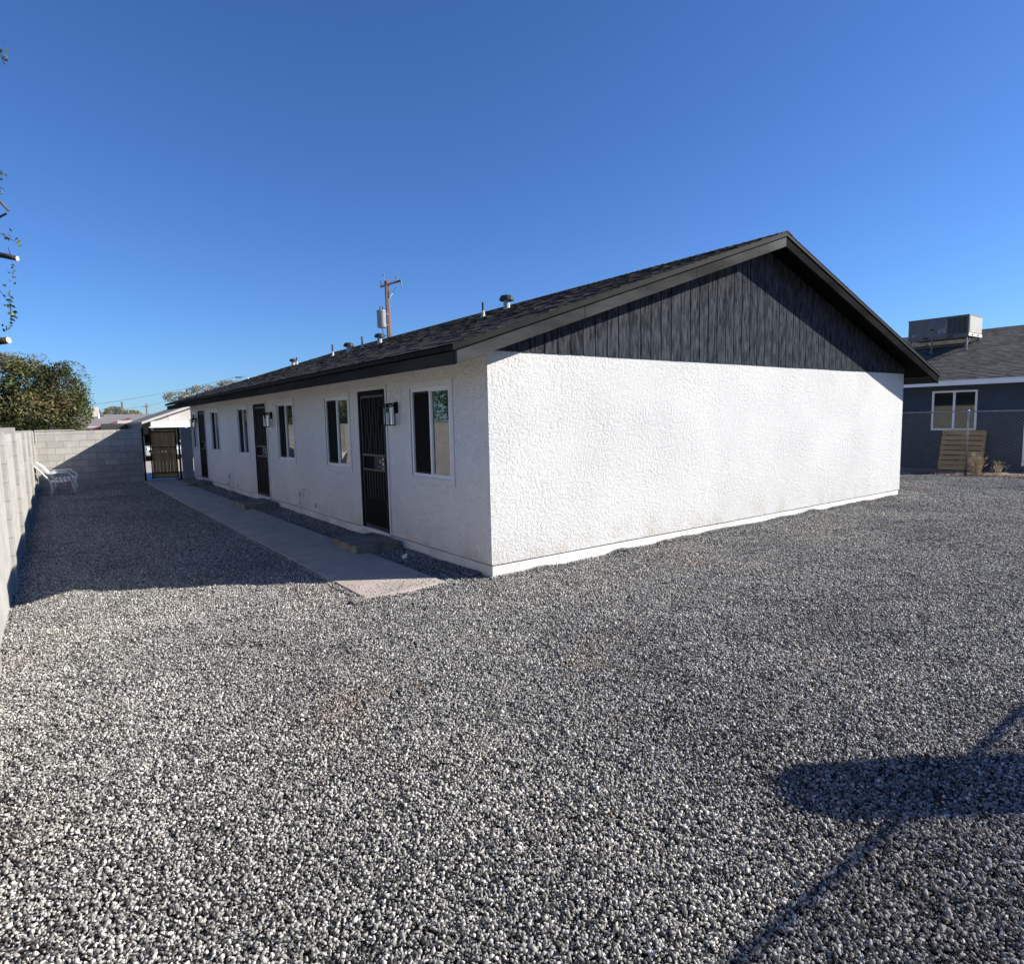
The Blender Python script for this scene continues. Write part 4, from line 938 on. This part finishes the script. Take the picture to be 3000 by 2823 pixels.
# utility pole with transformer
up = thing("utility_pole", "brown wooden utility pole with grey transformer rising behind the roof", "utility pole", (13.35, 30, 0))
part(up, "pole", MB().tube([(13.42, 30, -.1), (13.37, 30, 6), (13.30, 30, 10.2)], [.16, .15, .125], 12), M_pole, smooth=True)
part(up, "crossarm", MB().bar((12.93, 30.12, 9.84), (14.02, 29.55, 10.22), .10, .11), M_pole)
part(up, "brace", MB().bar((13.35, 29.85, 9.2), (13.75, 29.6, 9.85), .03, .03).bar((13.35, 29.85, 9.2), (13.62, 29.9, 9.5), .03, .03), M_steel)
def insul(x, y, z): part(up, "insulator", MB().lathe((x, y, z), [(.02, 0), (.02, .10), (.055, .13), (.06, .18), (.035, .21), (.05, .24), (.02, .28)], 10), M_trans)
insul(13.0, 30.1, 9.93); insul(13.82, 29.66, 10.22); insul(13.12, 30, 10.35)
part(up, "top_pin", MB().tube([(13.2, 30, 9.9), (13.12, 30, 10.4)], .02, 6), M_steel)
part(up, "cutout_fuse", MB().tube([(13.99, 29.5, 10.25), (14.02, 29.45, 9.75)], .035, 6), M_trans)
part(up, "transformer", MB().lathe((12.83, 29.9, 7.38), [(.20, 0), (.26, .03), (.27, .12), (.27, .92), (.29, .95), (.27, 1.02), (.16, 1.07)], 18), M_trans, smooth=False)
mb = MB()
for x_, y_ in ((12.74, 29.85), (12.92, 29.85)): mb.lathe((x_, y_, 8.44), [(.03, 0), (.045, .03), (.03, .08), (.045, .12), (.03, .17), (.012, .26)], 8)
part(up, "bushings", mb, M_ventd)
part(up, "mounting_bracket", MB().box(13.05, 13.26, 29.86, 29.94, 8.2, 8.28).box(13.05, 13.26, 29.86, 29.94, 7.55, 7.63), M_steel)
part(up, "conduit", MB().tube([(13.17, 29.85, 9.9), (13.22, 29.85, 6.6)], .02, 6), M_trans)
mb = MB().tube([(13.35, 29.9, 6.85), (12.8, 29.7, 6.98), (12.45, 29.6, 6.92), (12.4, 29.6, 6.8)], .025, 6).tube([(12.82, 29.8, 7.4), (12.80, 29.7, 6.98)], .018, 6).tube([(13.4, 29.8, 6.8), (13.9, 29.6, 6.6), (14.6, 29, 6.3)], .02, 6)
part(up, "drop_wires", mb, M_ventd)
# power lines at the far left
def wire(label, p, q, r, sag=.3):
    p, q = Vector(p), Vector(q); mb = MB().tube([p.lerp(q, k/12)-Vector((0, 0, sag*4*(k/12)*(1-k/12))) for k in range(13)], r, 4)
    tag(mb.build("power_line", M_wire), label, "wire")
wire("thin power line sloping across the sky between tree and roof", (-3.2, 58, 3.3), (13.0, 66, 6.9), .012, .25)
wire("faint second power line running lower to the far poles", (-2, 70, 3.2), (16, 74, 7.6), .010, .9)
def small_pole(label, x, y, z0, z1, r, lean=0):
    r_ = thing("wooden_pole", label, "pole", (x, y, 0), "far wooden poles on the skyline")
    part(r_, "shaft", MB().tube([(x, y, z0), (x-lean, y, z1)], [r*1.1, r], 8), M_pole)
    return r_
small_pole("dark reddish bare pole rising above the far roof corner", 6.3, 55, 0, 4.95, .085, .12)
small_pole("short thin far pole standing above the carport roof", 3.55, 80, 0, 4.75, .08, .1)
p3 = small_pole("tiny distant pole with a cross bar right of the carport ridge", 7.6, 95, 0, 5.0, .07, 0)
part(p3, "cross_bar", MB().bar((7.2, 95, 4.6), (8.0, 95, 4.6), .06, .08), M_pole)
sl_ = thing("street_lamp", "distant curved street lamp poking above the long roof", "street lamp", (13.0, 60, 0))
part(sl_, "mast", MB().tube([(12.9, 60, 0), (12.75, 60, 5.9), (12.5, 60, 6.35), (12.1, 60, 6.5), (11.8, 60, 6.45)], [.08, .06, .04, .035, .03], 8), M_steel); part(sl_, "lamp_head", MB().box(11.35, 11.85, 59.9, 60.1, 6.34, 6.46), M_ventd)
# sparse pale trees
def sparse(label, x, y, blobs, n, size, m, twigs=14):
    r_ = thing("desert_tree", label, "tree", (x, y, 0)); tb = MB(); top = max(b[2] for b in blobs); limb(tb, (x, y, -.1), (x, y, top*.6), .12, .08, .1)
    for b in blobs:
        limb(tb, (x, y, top*.5), b[:3], .06, .015, .3)
        for _ in range(twigs//len(blobs)+1):
            d = rng.normal(size=3); d /= np.linalg.norm(d); e = np.array(b[:3])+d*np.array(b[3:6])*1.15; limb(tb, b[:3], tuple(e), .02, .005, .4, 3, 4)
    part(r_, "trunk", tb, M_bark); cm = MB(); leaves(cm, blobs, n, size, 2.2, None, .5); part(r_, "crown", cm, m)
sparse("pale feathery tree showing above the far end of the long roof", 7.0, 52, [(5.0, 52, 4.15, 1.2, .8, .45), (7.2, 52, 4.7, 1.5, .8, .5), (9.0, 52, 5.0, 1.3, .8, .6)], 3600, .06, M_leafp, 40)
sparse("small round olive tree on the skyline behind the carport roof", 1.9, 62, [(1.3, 62, 3.1, .9, .8, .65), (2.6, 62, 2.9, .9, .8, .5)], 3600, .06, M_leafp, 16)
sparse("tiny dark tree stub beside the distant gabled house", .4, 60, [(.45, 60, 2.8, .25, .3, .4)], 700, .05, M_leaf, 4)
